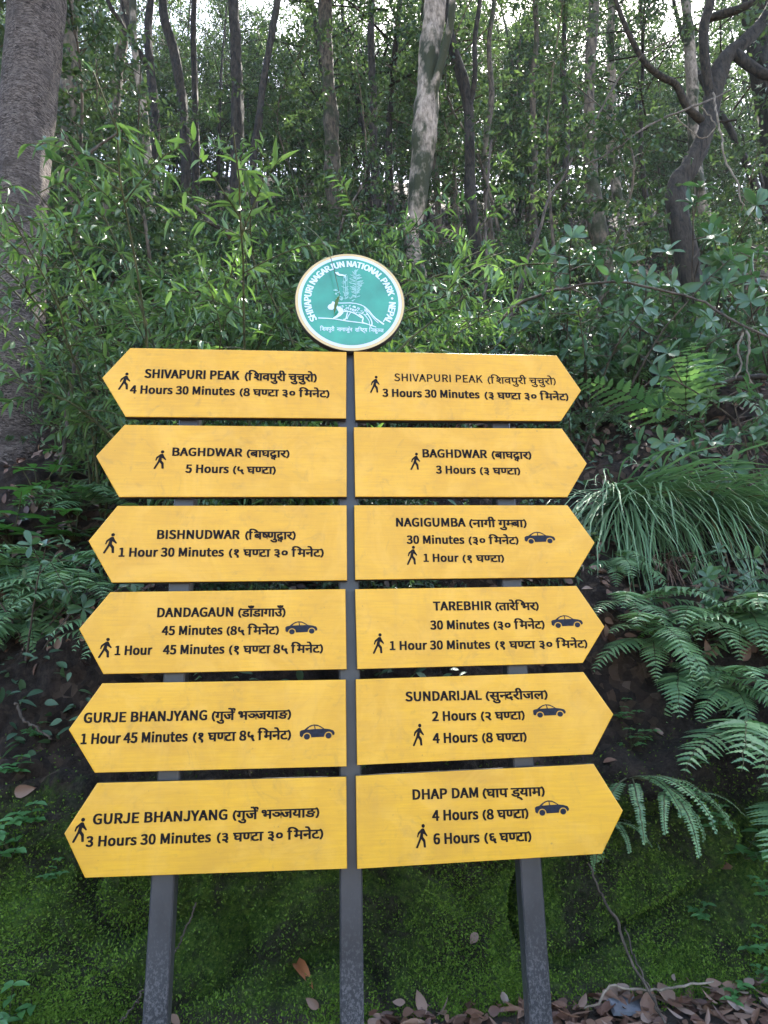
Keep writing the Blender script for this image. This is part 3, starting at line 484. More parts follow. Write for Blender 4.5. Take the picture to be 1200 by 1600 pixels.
def car(g, x0, x1, z0, z1, y):
    nm = lambda L: [((px-718)/402, 1-(py-262)/182) for px, py in L]
    arc = lambda cx, cy, r: [(cx+r*math.cos(t), cy-r*math.sin(t)) for t in np.linspace(0.15, np.pi-.15, 9)]
    out = [(720, 345), (738, 330), (772, 324), (802, 298), (840, 274), (882, 263), (925, 268), (962, 287), (1002, 316), (1062, 324), (1104, 338), (1120, 368), (1116, 390), (1094, 398)]
    out += arc(1049, 400, 47)+[(998, 412), (852, 416)]+arc(803, 406, 47)+[(742, 412), (722, 396)]
    win1 = [(806, 322), (832, 296), (868, 280), (884, 278), (890, 318)]; win2 = [(902, 318), (895, 279), (930, 285), (984, 316)]
    bodyL = [nm(out), nm(win1)[::-1], nm(win2)[::-1]]
    V, T = fill_poly(bodyL); g.add(np.stack([x0+V[:, 0]*(x1-x0), np.full(len(V), y), z0+V[:, 1]*(z1-z0)], 1), T)
    for cx, cy in ((803, 406), (1049, 400)):
        V, T = fill_poly([nm([(cx+35*math.cos(t), cy+35*math.sin(t)) for t in np.linspace(0, 6.283, 18, endpoint=False)])])
        g.add(np.stack([x0+V[:, 0]*(x1-x0), np.full(len(V), y), z0+V[:, 1]*(z1-z0)], 1), T)

BOARDS = {
'L1': [('E', 'SHIVAPURI PEAK', -0.953, -0.517, 2.944, 0.0425), ('N', '(शिवपुरी चुचुरो)', -0.493, -0.154, 2.944, 0.0425), ('E', '4 Hours 30 Minutes', -1.013, -0.535, 2.864, 0.0394), ('N', '(४ घण्टा ३० मिनेट)', -0.514, -0.094, 2.864, 0.0394), ('M', -1.067, -1.014, 2.881, 2.968)] ,
'R1': [('E', 'SHIVAPURI PEAK', 0.216, 0.649, 2.953, 0.0389), ('N', '(शिवपुरी चुचुरो)', 0.673, 1.014, 2.953, 0.0389), ('E', '3 Hours 30 Minutes', 0.157, 0.629, 2.871, 0.039), ('N', '(३ घण्टा ३० मिनेट)', 0.653, 1.071, 2.871, 0.039), ('M', 0.098, 0.145, 2.889, 2.978)] ,
'L2': [('E', 'BAGHDWAR', -0.804, -0.491, 2.562, 0.0377), ('N', '(बाघद्वार)', -0.472, -0.277, 2.562, 0.0377), ('E', '5 Hours', -0.742, -0.549, 2.482, 0.0375), ('N', '(५ घण्टा)', -0.531, -0.338, 2.482, 0.0375), ('M', -0.883, -0.829, 2.498, 2.587)] ,
'R2': [('E', 'BAGHDWAR', 0.34, 0.648, 2.567, 0.0393), ('N', '(बाघद्वार)', 0.669, 0.862, 2.567, 0.0393), ('E', '3 Hours', 0.4, 0.589, 2.488, 0.0368), ('N', '(३ घण्टा)', 0.608, 0.802, 2.488, 0.0368), ('M', 0.28, 0.328, 2.504, 2.589)] ,
'L3': [('E', 'BISHNUDWAR', -0.847, -0.49, 2.177, 0.0382), ('N', '(बिष्णुद्वार)', -0.467, -0.244, 2.177, 0.0382), ('E', '1 Hour 30 Minutes', -1.004, -0.556, 2.098, 0.0378), ('N', '(१ घण्टा ३० मिनेट)', -0.535, -0.119, 2.098, 0.0378), ('M', -1.071, -1.015, 2.112, 2.202)] ,
'L4': [('E', 'DANDAGAUN', -0.825, -0.506, 1.836, 0.038), ('N', '(डाँडागाउँ)', -0.486, -0.283, 1.836, 0.038), ('E', '45 Minutes', -0.802, -0.548, 1.76, 0.0367), ('N', '(४५ मिनेट)', -0.532, -0.31, 1.76, 0.0367), ('C', -0.284, -0.146, 1.755, 1.812), ('E', '1 Hour', -0.988, -0.835, 1.68, 0.0369), ('E', '45 Minutes', -0.792, -0.537, 1.68, 0.037), ('N', '(१ घण्टा ४५ मिनेट)', -0.519, -0.121, 1.68, 0.037), ('M', -1.055, -1.001, 1.669, 1.751)] ,
'R3': [('E', 'NAGIGUMBA', 0.207, 0.528, 2.234, 0.0388), ('N', '(नागी गुम्बा)', 0.544, 0.814, 2.234, 0.0388), ('E', '30 Minutes', 0.253, 0.518, 2.154, 0.0366), ('N', '(३० मिनेट)', 0.537, 0.77, 2.154, 0.0366), ('C', 0.798, 0.943, 2.152, 2.21), ('E', '1 Hour', 0.327, 0.488, 2.071, 0.0349), ('N', '(१ घण्टा)', 0.505, 0.697, 2.071, 0.0349), ('M', 0.251, 0.3, 2.057, 2.144)] ,
'R4': [('E', 'TAREBHIR', 0.362, 0.626, 1.853, 0.0374), ('N', '(तारेभिर)', 0.642, 0.841, 1.853, 0.0374), ('E', '30 Minutes', 0.346, 0.611, 1.77, 0.0371), ('N', '(३० मिनेट)', 0.629, 0.861, 1.77, 0.0371), ('C', 0.892, 1.037, 1.768, 1.826), ('E', '1 Hour 30 Minutes', 0.166, 0.609, 1.684, 0.0363), ('N', '(१ घण्टा ३० मिनेट)', 0.631, 1.049, 1.684, 0.0363), ('M', 0.092, 0.142, 1.669, 1.756)] ,
'L5': [('E', 'GURJE BHANJYANG', -1.09, -0.597, 1.412, 0.0378), ('N', '(गुर्जे भञ्जयाङ)', -0.579, -0.253, 1.412, 0.0378), ('E', '1 Hour 45 Minutes', -1.094, -0.671, 1.33, 0.0385), ('N', '(१ घण्टा ४५ मिनेट)', -0.651, -0.252, 1.33, 0.0385), ('C', -0.218, -0.072, 1.323, 1.384)] ,
'L6': [('E', 'GURJE BHANJYANG', -1.021, -0.5, 1.029, 0.0368), ('N', '(गुर्जे भञ्जयाङ)', -0.48, -0.134, 1.029, 0.0368), ('E', '3 Hours 30 Minutes', -1.041, -0.561, 0.949, 0.0362), ('N', '(३ घण्टा ३० मिनेट)', -0.539, -0.118, 0.949, 0.0362), ('M', -1.093, -1.04, 0.965, 1.054)] ,
'R5': [('E', 'SUNDARIJAL', 0.228, 0.559, 1.469, 0.0378), ('N', '(सुन्दरीजल)', 0.576, 0.85, 1.469, 0.0378), ('E', '2 Hours', 0.34, 0.531, 1.386, 0.0374), ('N', '(२ घण्टा)', 0.55, 0.742, 1.386, 0.0374), ('C', 0.779, 0.924, 1.388, 1.444), ('E', '4 Hours', 0.339, 0.532, 1.297, 0.0385), ('N', '(४ घण्टा)', 0.55, 0.744, 1.297, 0.0385), ('M', 0.254, 0.303, 1.287, 1.376)] ,
'R6': [('E', 'DHAP DAM', 0.247, 0.522, 1.079, 0.0378), ('N', '(धाप ड्याम)', 0.54, 0.805, 1.079, 0.0378), ('E', '4 Hours', 0.325, 0.518, 0.996, 0.0384), ('N', '(४ घण्टा)', 0.535, 0.729, 0.996, 0.0384), ('C', 0.757, 0.903, 0.998, 1.058), ('E', '6 Hours', 0.327, 0.518, 0.908, 0.0385), ('N', '(६ घण्टा)', 0.537, 0.735, 0.908, 0.0385), ('M', 0.255, 0.304, 0.895, 0.985)] ,
}
CORN = {
'L1': [(-1.0289, 3.0954), (-1.1433, 2.9402), (-1.0235, 2.7483), (-0.0123, 3.1015), (-0.0164, 2.7565)],
'L2': [(-1.0254, 2.7091), (-1.1388, 2.5569), (-1.024, 2.3664), (-0.0137, 2.7137), (-0.0157, 2.3728)],
'L3': [(-1.0278, 2.3262), (-1.1377, 2.1674), (-1.0245, 1.9845), (-0.0163, 2.3328), (-0.0163, 1.9886)],
'L4': [(-1.0274, 1.9443), (-1.1426, 1.7897), (-1.0284, 1.6029), (-0.0239, 1.9503), (-0.0206, 1.6057)],
'L5': [(-1.0297, 1.5664), (-1.1465, 1.3867), (-1.03, 1.2184), (-0.0244, 1.563), (-0.0232, 1.2143)],
'L6': [(-1.0171, 1.1804), (-1.1267, 0.9987), (-1.0347, 0.8379), (-0.0245, 1.1746), (-0.0235, 0.8305)],
'R1': [(1.0321, 3.111), (1.1395, 2.9232), (1.023, 2.7604), (0.0224, 3.1051), (0.0284, 2.7498)],
'R2': [(1.0247, 2.722), (1.1314, 2.5449), (1.0199, 2.3768), (0.019, 2.7132), (0.0228, 2.3736)],
'R3': [(1.0179, 2.3375), (1.1308, 2.1585), (1.0183, 1.9967), (0.0175, 2.3333), (0.0193, 1.9912)],
'R4': [(1.0252, 1.9577), (1.1372, 1.773), (1.0212, 1.6149), (0.0181, 1.9495), (0.0245, 1.6055)],
'R5': [(1.0204, 1.5764), (1.1372, 1.3955), (1.0272, 1.2332), (0.0175, 1.5633), (0.0201, 1.2183)],
'R6': [(1.0281, 1.1946), (1.1363, 1.0063), (1.0288, 0.8445), (0.0139, 1.1765), (0.0163, 0.8278)],
}
POS = {'L': 'left', 'R': 'right'}; ROWN = ['topmost', 'second', 'third', 'fourth', 'fifth', 'lowest']
WORN = {'R1'}

sign = empty('signpost', (0, .05, .2))
tag(sign, 'tall trail signpost of twelve yellow arrow boards with a round green emblem on top', 'signpost')
def local(g):                                         # world coordinates -> the signpost's own
    for q in range(len(g.v)): g.v[q] = g.v[q]-np.array([0, .05, .2])
    return g
TB = .036                                             # board thickness
for key, (tl, tip, bl, tr, br) in CORN.items():
    g = Geo(); L = [np.array(q) for q in (tl, tip, bl, br, tr)]
    C0 = sum(L)/5
    def ring(ins, y): return [np.array([*(p-(p-C0)/np.linalg.norm(p-C0)*ins),]) for p in L], y
    rings = [ring(.006, 0.), ring(.0015, .0015), ring(0, .005), ring(.0, TB)]
    V = np.array([[p[0], y, p[1]] for (ps, y) in rings for p in ps])
    F = []; g.add(V, [[0, 1, 2, 3, 4]], 0)
    g2 = []
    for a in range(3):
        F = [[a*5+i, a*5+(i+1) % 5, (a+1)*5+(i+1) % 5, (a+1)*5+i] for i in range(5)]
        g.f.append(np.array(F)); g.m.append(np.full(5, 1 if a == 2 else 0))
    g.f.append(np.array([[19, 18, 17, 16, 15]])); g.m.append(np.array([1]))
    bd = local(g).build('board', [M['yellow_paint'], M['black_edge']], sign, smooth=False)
    name = BOARDS[key][0][1]
    bd['label'] = f"{ROWN[int(key[1])-1]} {POS[key[0]]}-pointing yellow arrow board reading {name}"
    Y = -.0012
    for it in BOARDS[key]:
        gt = Geo()
        if it[0] == 'E':
            bo = .010 if (key in WORN and it is BOARDS[key][0]) else .036
            put(gt, compose(it[1], .006, .02), it[2], it[3], it[4], it[5]/.70, Y, bo)
        elif it[0] == 'N':
            nepali(gt, it[1], it[2], it[3], it[4], it[5], Y, .014 if (key in WORN and it is BOARDS[key][1]) else .036)
        if gt.n: local(gt).build('lettering', M['ink'], bd, smooth=False)
        if it[0] in 'MC':
            gp = Geo(); (man if it[0] == 'M' else car)(gp, it[1], it[2], it[3], it[4], Y)
            o = local(gp).build('walking_pictogram' if it[0] == 'M' else 'car_pictogram', M['ink'] if it[0] == 'M' else M['ink_blue'], bd, smooth=False)
for px, zt in ((-.748, 3.07), (-.006, 3.12), (.736, 3.07)):
    g = Geo(); w2, y0, y1, ch = .0455, TB+.002, TB+.092, .006
    sec = [(px-w2+ch, y0), (px+w2-ch, y0), (px+w2, y0+ch), (px+w2, y1-ch), (px+w2-ch, y1), (px-w2+ch, y1), (px-w2, y1-ch), (px-w2, y0+ch)]
    zs = (-.1, .6, 1.4, zt); V = [[x, y, z] for z in zs for x, y in sec]
    F = [[a*8+i, a*8+(i+1) % 8, (a+1)*8+(i+1) % 8, (a+1)*8+i] for a in range(3) for i in range(8)]
    g.add(V, F); g.f.append(np.array([[24, 25, 26, 27, 28, 29, 30, 31]])); g.m.append(np.array([0]))
    local(g).build('post', M['post_paint'], sign, smooth=False)

# round emblem
EC = np.array([.007, 3.376]); ER = .2715
def gloss(name, col, rough=.12, var=.08):
    m = plain(name, col, rough, var, 6, spec=.9); return m
M['em_green'] = gloss('em_green', (.022, .21, .125), .10, .3); M['em_white'] = gloss('em_white', (.50, .54, .62), .2)
M['em_gold'] = gloss('em_gold', (.50, .35, .13), .3); M['em_print'] = gloss('em_print', (.54, .60, .66), .2); M['em_faint'] = gloss('em_faint', (.24, .44, .40), .2)
def annulus(g, r0, r1, y, n=96, mi=0):
    a = np.linspace(0, 2*np.pi, n, endpoint=False)
    c = np.stack([np.cos(a), np.sin(a)], 1)
    P0 = EC+c*r0; P1 = EC+c*r1
    V = np.concatenate([np.stack([P[:, 0], np.full(n, y), P[:, 1]], 1) for P in (P0, P1)])
    i = np.arange(n); j = (i+1) % n
    g.add(V, np.stack([i, i+n, j+n, j], 1), mi)
g = Geo(); a = np.linspace(0, 2*np.pi, 96, endpoint=False); cc = np.stack([np.cos(a), np.sin(a)], 1)
pr = [(.255, .0), (ER-.002, .0), (ER, .003), (ER, .036), (.0001, .036)]
V = np.concatenate([np.stack([EC[0]+cc[:, 0]*r_, np.full(96, y), EC[1]+cc[:, 1]*r_], 1) for r_, y in pr])
i = np.arange(96); j = (i+1) % 96
g.add(V, np.concatenate([np.stack([k*96+i, k*96+96+i, k*96+96+j, k*96+j], 1) for k in range(len(pr)-1)]))
em = local(g).build('emblem', M['black_edge'], sign, smooth=False)
em['label'] = 'round green emblem board with white and gold rings and a big cat drawing'
for nm2, r0, r1, y, mt in (('gold_ring', .254, .2685, -.001, 'em_gold'), ('white_ring', .239, .2545, -.002, 'em_white'), ('green_field', .0001, .2395, -.0032, 'em_green')):
    g = Geo(); annulus(g, r0, r1, y); local(g).build(nm2, M[mt], em, smooth=False)
g = Geo()
txt_ = 'SHIVAPURI NAGARJUN NATIONAL PARK•NEPAL'
pcs = compose(txt_, .02, .05); W_ = max(p[0][:, 0].max() for p in pcs); sz = .0320/.70; rb = .193
for V, T, xm in pcs:
    th = R(213)-(R(213)-R(-33))*(xm/W_)
    lx = (V[:, 0]-xm)*sz; lz = rb+V[:, 1]*sz
    up = np.array([math.cos(th), math.sin(th)]); rt = np.array([math.sin(th), -math.cos(th)])
    P = EC+lx[:, None]*rt*.98+lz[:, None]*up
    for k, dx in enumerate((0, .0012, -.0012)): g.add(np.stack([P[:, 0]+dx*rt[0], np.full(len(P), -.0046-k*.0001), P[:, 1]+dx*rt[1]], 1), T)
for s, xa, xb in (('िशवपुरी', 330, 450), ('नागाजुर`न'.replace('जुर`', 'जु`'), 470, 600), ('रािष~ट्य', 622, 725), ('िनकुञ~ज', 740, 862)):
    put(g, compose(s, .012), EC[0]+(xa-583)/466*ER, EC[0]+(xb-583)/466*ER, EC[1]-(708-452)/417*ER, .0185/.622, -.0046)
local(g).build('ring_lettering', M['em_print'], em, smooth=False)
g = Geo(); E2 = lambda p: (EC[0]+(p[0]-583)/466*ER, EC[1]-(p[1]-452)/417*ER)
yq = [-.0046]
MI = [0]
def stroke(pts, wd, n=14):
    V, T = ribbon(spline([E2(p) for p in pts], n), np.asarray(wd)/466*ER); yq[0] -= .00001
    g.add(np.stack([V[:, 0], np.full(len(V), yq[0]), V[:, 1]], 1), T, MI[0])
def solid(pts):
    V, T = fill_poly([[E2(p) for p in pts]]); yq[0] -= .00001
    g.add(np.stack([V[:, 0], np.full(len(V), yq[0]), V[:, 1]], 1), T)
stroke([(315, 603), (440, 606), (560, 622), (700, 637), (800, 666)], np.linspace(9, 7, 14))
stroke([(432, 466), (500, 472), (600, 468), (690, 488), (742, 532), (790, 588), (866, 641)], np.concatenate([np.full(9, 7), np.linspace(9, 13, 5)]))
stroke([(700, 500), (740, 545), (785, 600), (820, 632)], 5)
solid([(392, 510), (402, 490), (425, 478), (432, 460), (447, 462), (452, 475), (480, 498), (472, 512), (450, 516), (432, 532), (404, 528)])
solid([(462, 505), (500, 500), (526, 530), (524, 556), (502, 580), (470, 598), (436, 608), (440, 596), (470, 574), (486, 550)])
stroke([(500, 545), (560, 540), (620, 556), (680, 592)], 10)
stroke([(560, 548), (552, 580), (545, 604), (525, 609)], 9)
stroke([(586, 550), (566, 580), (556, 606)], 6)
stroke([(655, 560), (690, 590), (684, 622), (700, 636), (720, 640)], [10]*14)
stroke([(720, 545), (750, 590), (764, 625), (762, 652), (745, 660)], [9]*14)
stroke([(700, 560), (738, 610), (745, 650)], 5)
rs = np.random.default_rng(3)
for _ in range(64):
    t = rs.uniform(0, 1); x = 490+t*240; y = 480+rs.uniform(0, 1)*(60-12*t)+t*t*45
    a_ = rs.uniform(0, 3.1); r_ = rs.uniform(5, 11)
    stroke([(x-r_*math.cos(a_), y-r_*math.sin(a_)*.7), (x+2, y+3), (x+r_*math.cos(a_), y+r_*math.sin(a_)*.7)], rs.uniform(3.5, 6), 5)
MI[0] = 1
for tx, ty0, ty1, hw in ((636, 180, 425, 62), (545, 225, 440, 34)):
    stroke([(tx, ty0), (tx-3, ty1)], 5, 4)
    for q in range(70 if hw > 40 else 36):
        u = rs.uniform(.04, 1); yy = ty0+(ty1-ty0)*u; sd_ = rs.choice([-1, 1]); le = hw*(.25+.85*math.sin(min(u*1.25, 1)*2.4)/1.0)*rs.uniform(.4, 1)
        stroke([(tx+sd_*le*.15, yy), (tx+sd_*le*.6, yy-8), (tx+sd_*le, yy-16*rs.uniform(.2, 1.3))], rs.uniform(3, 7), 5)
for x, y in ((468, 360), (490, 385), (470, 395), (505, 420), (455, 370), (480, 415), (520, 430), (590, 430), (610, 445), (500, 445), (478, 440)):
    for q in range(4):
        a_ = rs.uniform(0, 6.28); stroke([(x, y), (x+16*math.cos(a_), y+14*math.sin(a_))], rs.uniform(4, 8), 4)
solid([(455, 212), (480, 206), (492, 222), (520, 226), (548, 238), (552, 246), (520, 240), (490, 240), (468, 228)])
for x in (530, 548, 562): stroke([(x, 250), (x-4, 320), (x+5, 400)], 3, 8)
local(g).build('big_cat_drawing', [M['em_print'], M['em_faint']], em, smooth=False)
# ------------------------------------------------------------------ plants
def unit(v): v = np.asarray(v, float); return v/(np.linalg.norm(v, axis=-1, keepdims=True)+1e-9)
def rvec(n, z=0.0): v = rng.normal(size=(n, 3)); v[:, 2] += z; return unit(v)
def arc_path(p, az, el, L, droop, n=9, wob=.04):
    """a stem from p that sets out at azimuth az, elevation el and bends down by droop (radians) over its length"""
    s = np.linspace(0, 1, n); e = el-droop*s**1.3; a = az+wob*rng.normal()*s*3
    st = np.stack([np.cos(a)*np.cos(e), np.sin(a)*np.cos(e), np.sin(e)], 1)*(L/(n-1))
    P = np.concatenate([[np.zeros(3)], np.cumsum(st[:-1], 0)])+np.asarray(p)
    return P+rng.normal(size=P.shape)*L*.006*s[:, None]
def along(P, u):
    u = np.asarray(u)*(len(P)-1); i = np.clip(u.astype(int), 0, len(P)-2); f = (u-i)[:, None]
    return P[i]*(1-f)+P[i+1]*f, unit(P[i+1]-P[i])
def leafy(gl, P, n, ll, lw, kind='lance', u0=.15, spread=.9, up=.25, fall=.2):
    """n leaves along the path P, pointing forward and outward"""
    u = np.sort(rng.uniform(u0, 1, n)); pos, T = along(P, u)
    side = rvec(n, 0); side = unit(side-T*(side*T).sum(1)[:, None])
    d = unit(T*(1-spread*.45)+side*spread+np.array([0, 0, -fall]))
    leaves(gl, pos, d, rvec(n, 2.2+up), rng.uniform(.65, 1.15, n)*ll, rng.uniform(.75, 1.2, n)*lw, kind)

def proto(name, parts):
    r = empty(name); 
    for nm, g, mt in parts:
        if g.n: g.build(nm, mt, r)
    return r
PLACED = []
USED = set()
def place(pr, loc, rz, sc, label, cat, group=None, tilt=(0, 0)):
    """first use moves the prototype itself, later uses copy it with its parts"""
    rot = (tilt[0], tilt[1], rz)
    if pr.name not in USED:
        USED.add(pr.name); KIDS.setdefault(pr.name, kids(pr)); pr.location = loc; pr.rotation_euler = rot
        pr.scale = sc if hasattr(sc, '__len__') else (sc, sc, sc); tag(pr, label, cat, group); return pr
    return copy_tree(pr, loc, rot, sc, label, cat, group)

# -- slender arching shrub with narrow leaves
def make_narrow_shrub(seed, n=9, L=2.3):
    gs, gl = Geo(), Geo()
    for q in range(n):
        P = arc_path((rng.normal()*.08, rng.normal()*.08, -.12), rng.uniform(0, 6.28), rng.uniform(1.05, 1.5), L*rng.uniform(.55, 1.1), rng.uniform(.6, 1.7), 12)
        tube(gs, P, np.linspace(.011, .003, 12), 5)
        leafy(gl, P, 14, .10, .021, 'lance', .5)
        for u in rng.uniform(.22, .98, 15):
            p, T = along(P, np.array([u])); az = rng.uniform(0, 6.28)
            B = arc_path(p[0], az, rng.uniform(-.1, .8), rng.uniform(.22, .55), rng.uniform(.4, 1.2), 6)
            tube(gs, B, np.linspace(.004, .0015, 6), 4); leafy(gl, B, 12, .098, .021, 'lance', .1, .85)
    return proto('narrow_leaf_shrub', [('stems', gs, M['stem_green']), ('foliage', gl, M['leaf_bamboo'])])
# -- dense shrub with small oval leaves
def make_small_shrub(seed, n=11, L=1.0):
    gs, gl = Geo(), Geo()
    for q in range(n):
        P = arc_path((rng.normal()*.06, rng.normal()*.06, -.1), rng.uniform(0, 6.28), rng.uniform(.6, 1.5), L*rng.uniform(.6, 1.2), rng.uniform(.3, 1.2), 9)
        tube(gs, P, np.linspace(.008, .002, 9), 5); leafy(gl, P, 14, .062, .026, 'ovate', .3)
        for u in rng.uniform(.2, .98, 9):
            p, T = along(P, np.array([u]))
            B = arc_path(p[0], rng.uniform(0, 6.28), rng.uniform(-.1, .9), rng.uniform(.14, .36), rng.uniform(.2, .9), 5)
            tube(gs, B, np.linspace(.003, .0012, 5), 3); leafy(gl, B, 12, .060, .026, 'ovate', .1, .9)
    return proto('small_leaf_shrub', [('stems', gs, M['twig']), ('foliage', gl, M['leaf_small'])])
# -- open shrub with whorls of broad glossy leaves
def make_broad_shrub(seed, n=7, L=1.5):
    gs, gl = Geo(), Geo()
    def whorl(p, T, k=6, s=1.0):
        a = rng.uniform(0, 6.28)+np.arange(k)*6.283/k+rng.normal(size=k)*.25
        X = unit(np.cross(T, (0.2, .1, 1.))); Y = np.cross(T, X)
        d = unit(X[None]*np.cos(a)[:, None]+Y[None]*np.sin(a)[:, None]+T[None]*rng.uniform(.05, .7, (k, 1)))
        leaves(gl, np.repeat(p[None], k, 0), d, np.repeat(T[None], k, 0)+rng.normal(size=(k, 3))*.35, rng.uniform(.10, .165, k)*s, rng.uniform(.042, .062, k)*s, 'obov')
    for q in range(n):
        P = arc_path((rng.normal()*.05, rng.normal()*.05, -.1), rng.uniform(0, 6.28), rng.uniform(.5, 1.45), L*rng.uniform(.5, 1.1), rng.uniform(.0, .9), 10)
        tube(gs, P, np.linspace(.011, .004, 10), 6); whorl(P[-1], unit(P[-1]-P[-2]))
        for u in rng.uniform(.4, .97, 5):
            p, T = along(P, np.array([u]))
            B = arc_path(p[0], rng.uniform(0, 6.28), rng.uniform(.1, 1.), rng.uniform(.15, .45), rng.uniform(-.3, .5), 6)
            tube(gs, B, np.linspace(.005, .003, 6), 5); whorl(B[-1], unit(B[-1]-B[-2]), rng.integers(4, 8), rng.uniform(.7, 1.1))
            if rng.random() < .5: whorl(B[3], unit(B[3]-B[2]), 3, .8)
    return proto('broad_leaf_shrub', [('stems', gs, M['twig']), ('foliage', gl, M['leaf_broad'])])
# -- sapling: thin stem, loose tiers of leaves
def make_sapling(seed, H=4.2):
    gs, gl = Geo(), Geo()
    P = spline([(0, 0, -.2), (rng.normal()*.15, rng.normal()*.15, H*.35), (rng.normal()*.3, rng.normal()*.3, H*.7), (rng.normal()*.5, rng.normal()*.5, H)], 14)
    tube(gs, P, np.linspace(.028, .006, 14), 6)
    for u in rng.uniform(.18, 1, 34):
        p, T = along(P, np.array([u]))
        B = arc_path(p[0], rng.uniform(0, 6.28), rng.uniform(0, .9), rng.uniform(.4, 1.15)*(1.15-.5*u), rng.uniform(.0, .9), 7)
        tube(gs, B, np.linspace(.007, .002, 7), 4); leafy(gl, B, 20, .085, .034, 'ovate', .2, .9)
        for k in range(3):
            p2, T2 = along(B, np.array([rng.uniform(.3, .9)])); C2 = arc_path(p2[0], rng.uniform(0, 6.28), rng.uniform(0, .6), .35, .5, 4); leafy(gl, C2, 9, .10, .040, 'ovate', .1)
    return proto('sapling', [('trunk', gs, M['bark_grey']), ('crown', gl, M['leaf_crown'])])
# -- crown of a forest tree
def crown_geo(H, rad, n, lo=.38):
    gs, gl = Geo(), Geo(); tot = 0
    nb = 30
    for q in range(nb):
        u = lo+(1-lo)*(q+rng.random())/nb; r = rad*math.sin(min(1, (u-lo)/(1-lo)*.92+.16)*math.pi)**.7
        B = arc_path((0, 0, u*H), q*2.4+rng.normal()*.4, rng.uniform(.1, .8), max(.5, r*rng.uniform(.7, 1.25)), rng.uniform(-.2, .6), 8)
        tube(gs, B, np.linspace(.035*(1.2-u), .006, 8), 5)
        for k in range(7):
            p, T = along(B, np.array([rng.uniform(.25, 1)]))
            C2 = arc_path(p[0], rng.uniform(0, 6.28), rng.uniform(-.3, 1.), rng.uniform(.3, .9)*rad/2.2, rng.uniform(0, .8), 6)
            tube(gs, C2, np.linspace(.007, .002, 6), 3)
            m_ = max(4, n//(nb*7)); uu = rng.uniform(.1, 1, m_); pos, T2 = along(C2, uu)
            pos = pos+rng.normal(size=pos.shape)*.10
            leaves(gl, pos, unit(rvec(m_, -.1)+T2*.5), rvec(m_, 1.6), rng.uniform(.08, .15, m_), rng.uniform(.035, .06, m_), 'far')
    return gs, gl
def make_tree(H, r0, bk, lean=.05, rad=2.0, n=4600, lo=.38):
    gs, gl = crown_geo(H, rad, n, lo); gt = Geo()
    k = 16; P = spline([(0, 0, -.5), (rng.normal()*.1, rng.normal()*.1, H*.25), (rng.normal()*lean*H, rng.normal()*lean*H, H*.6), (0, 0, H*1.02)], k)
    tube(gt, P, np.concatenate([[r0*1.5, r0*1.15], np.linspace(r0, .02, k-2)]), 9)
    off = gt.n; gt.v += gs.v; gt.f += [f+off for f in gs.f]; gt.m += gs.m; gt.n += gs.n
    return proto('forest_tree', [('trunk', gt, M[bk]), ('crown', gl, M['leaf_crown'])])
# -- fern
def pinna(gl, p, d, upv, L, W, teeth=9, curve=.25):
    k = teeth*2+1; s = np.linspace(0, 1, k); env = np.clip(np.minimum(1, .55+s*3), 0, 1)*(1-s)**.75
    wv = W*env*np.where(np.arange(k) % 2 == 1, 1.0, .52); wv[-1] = 0
    d = unit(d); upv = unit(upv-d*np.dot(upv, d)); sd = np.cross(upv, d)
    C = p+d*(s*L)[:, None]-upv*(curve*L*s*s)[:, None]
    fw = d*(wv*.55)[:, None]
    V = np.concatenate([C+sd*wv[:, None]+fw*.5, C, C-sd*wv[:, None]+fw*.5]); i = np.arange(k-1)
    gl.add(V, np.concatenate([np.stack([i, i+k, i+k+1, i+1], 1), np.stack([i+k, i+2*k, i+2*k+1, i+k+1], 1)]))
def frond(gs, gl, p, az, el, L, droop, pairs=17, wide=.30, teeth=8, kind='lady', stalk=.16):
    n = 20; P = arc_path(p, az, el, L, droop, n, .03); tube(gs, P, np.linspace(.0035, .001, n), 4)
    for q in range(pairs):
        u = stalk+(1-stalk)*(q+.5)/pairs; pos, T = along(P, np.array([u])); pos, T = pos[0], T[0]
        sd = unit(np.cross(T, (0, 0, 1.))) if abs(T[2]) < .97 else np.array([math.sin(az), -math.cos(az), 0.])
        upv = np.cross(sd, T); v = (u-stalk)/(1-stalk)
        ln = L*wide*min(1, .62+v*1.6)*(1-v)**.72*rng.uniform(.92, 1.06)+.006
        for sg in (1, -1):
            if kind == 'lady': pinna(gl, pos, sd*sg+T*.42, upv+rng.normal(size=3)*.12, ln, ln*.13+.003, max(4, int(teeth*(1.1-v*.6))), .22)
            else: pinna(gl, pos+T*.003*sg, sd*sg+T*.15, upv+rng.normal(size=3)*.12, max(.012, ln), .0085, 2, .1)
def make_fern(n=7, L=.62, kind='lady', front=True, mt='leaf_fern', el=(.1, .9), droop=(1.0, 2.0)):
    gs, gl = Geo(), Geo()
    for q in range(n):
        az = -math.pi/2+((q+.5)/n-.5)*(2.6 if front else 6.2)+rng.normal()*.15
        frond(gs, gl, np.array([rng.normal()*.012, rng.normal()*.012, 0]), az, rng.uniform(*el), L*rng.uniform(.7, 1.12), rng.uniform(*droop),
              17 if kind == 'lady' else 26, .30 if kind == 'lady' else .085, 8, kind)
    return proto('fern', [('stalks', gs, M['stem_green']), ('fronds', gl, M[mt])])
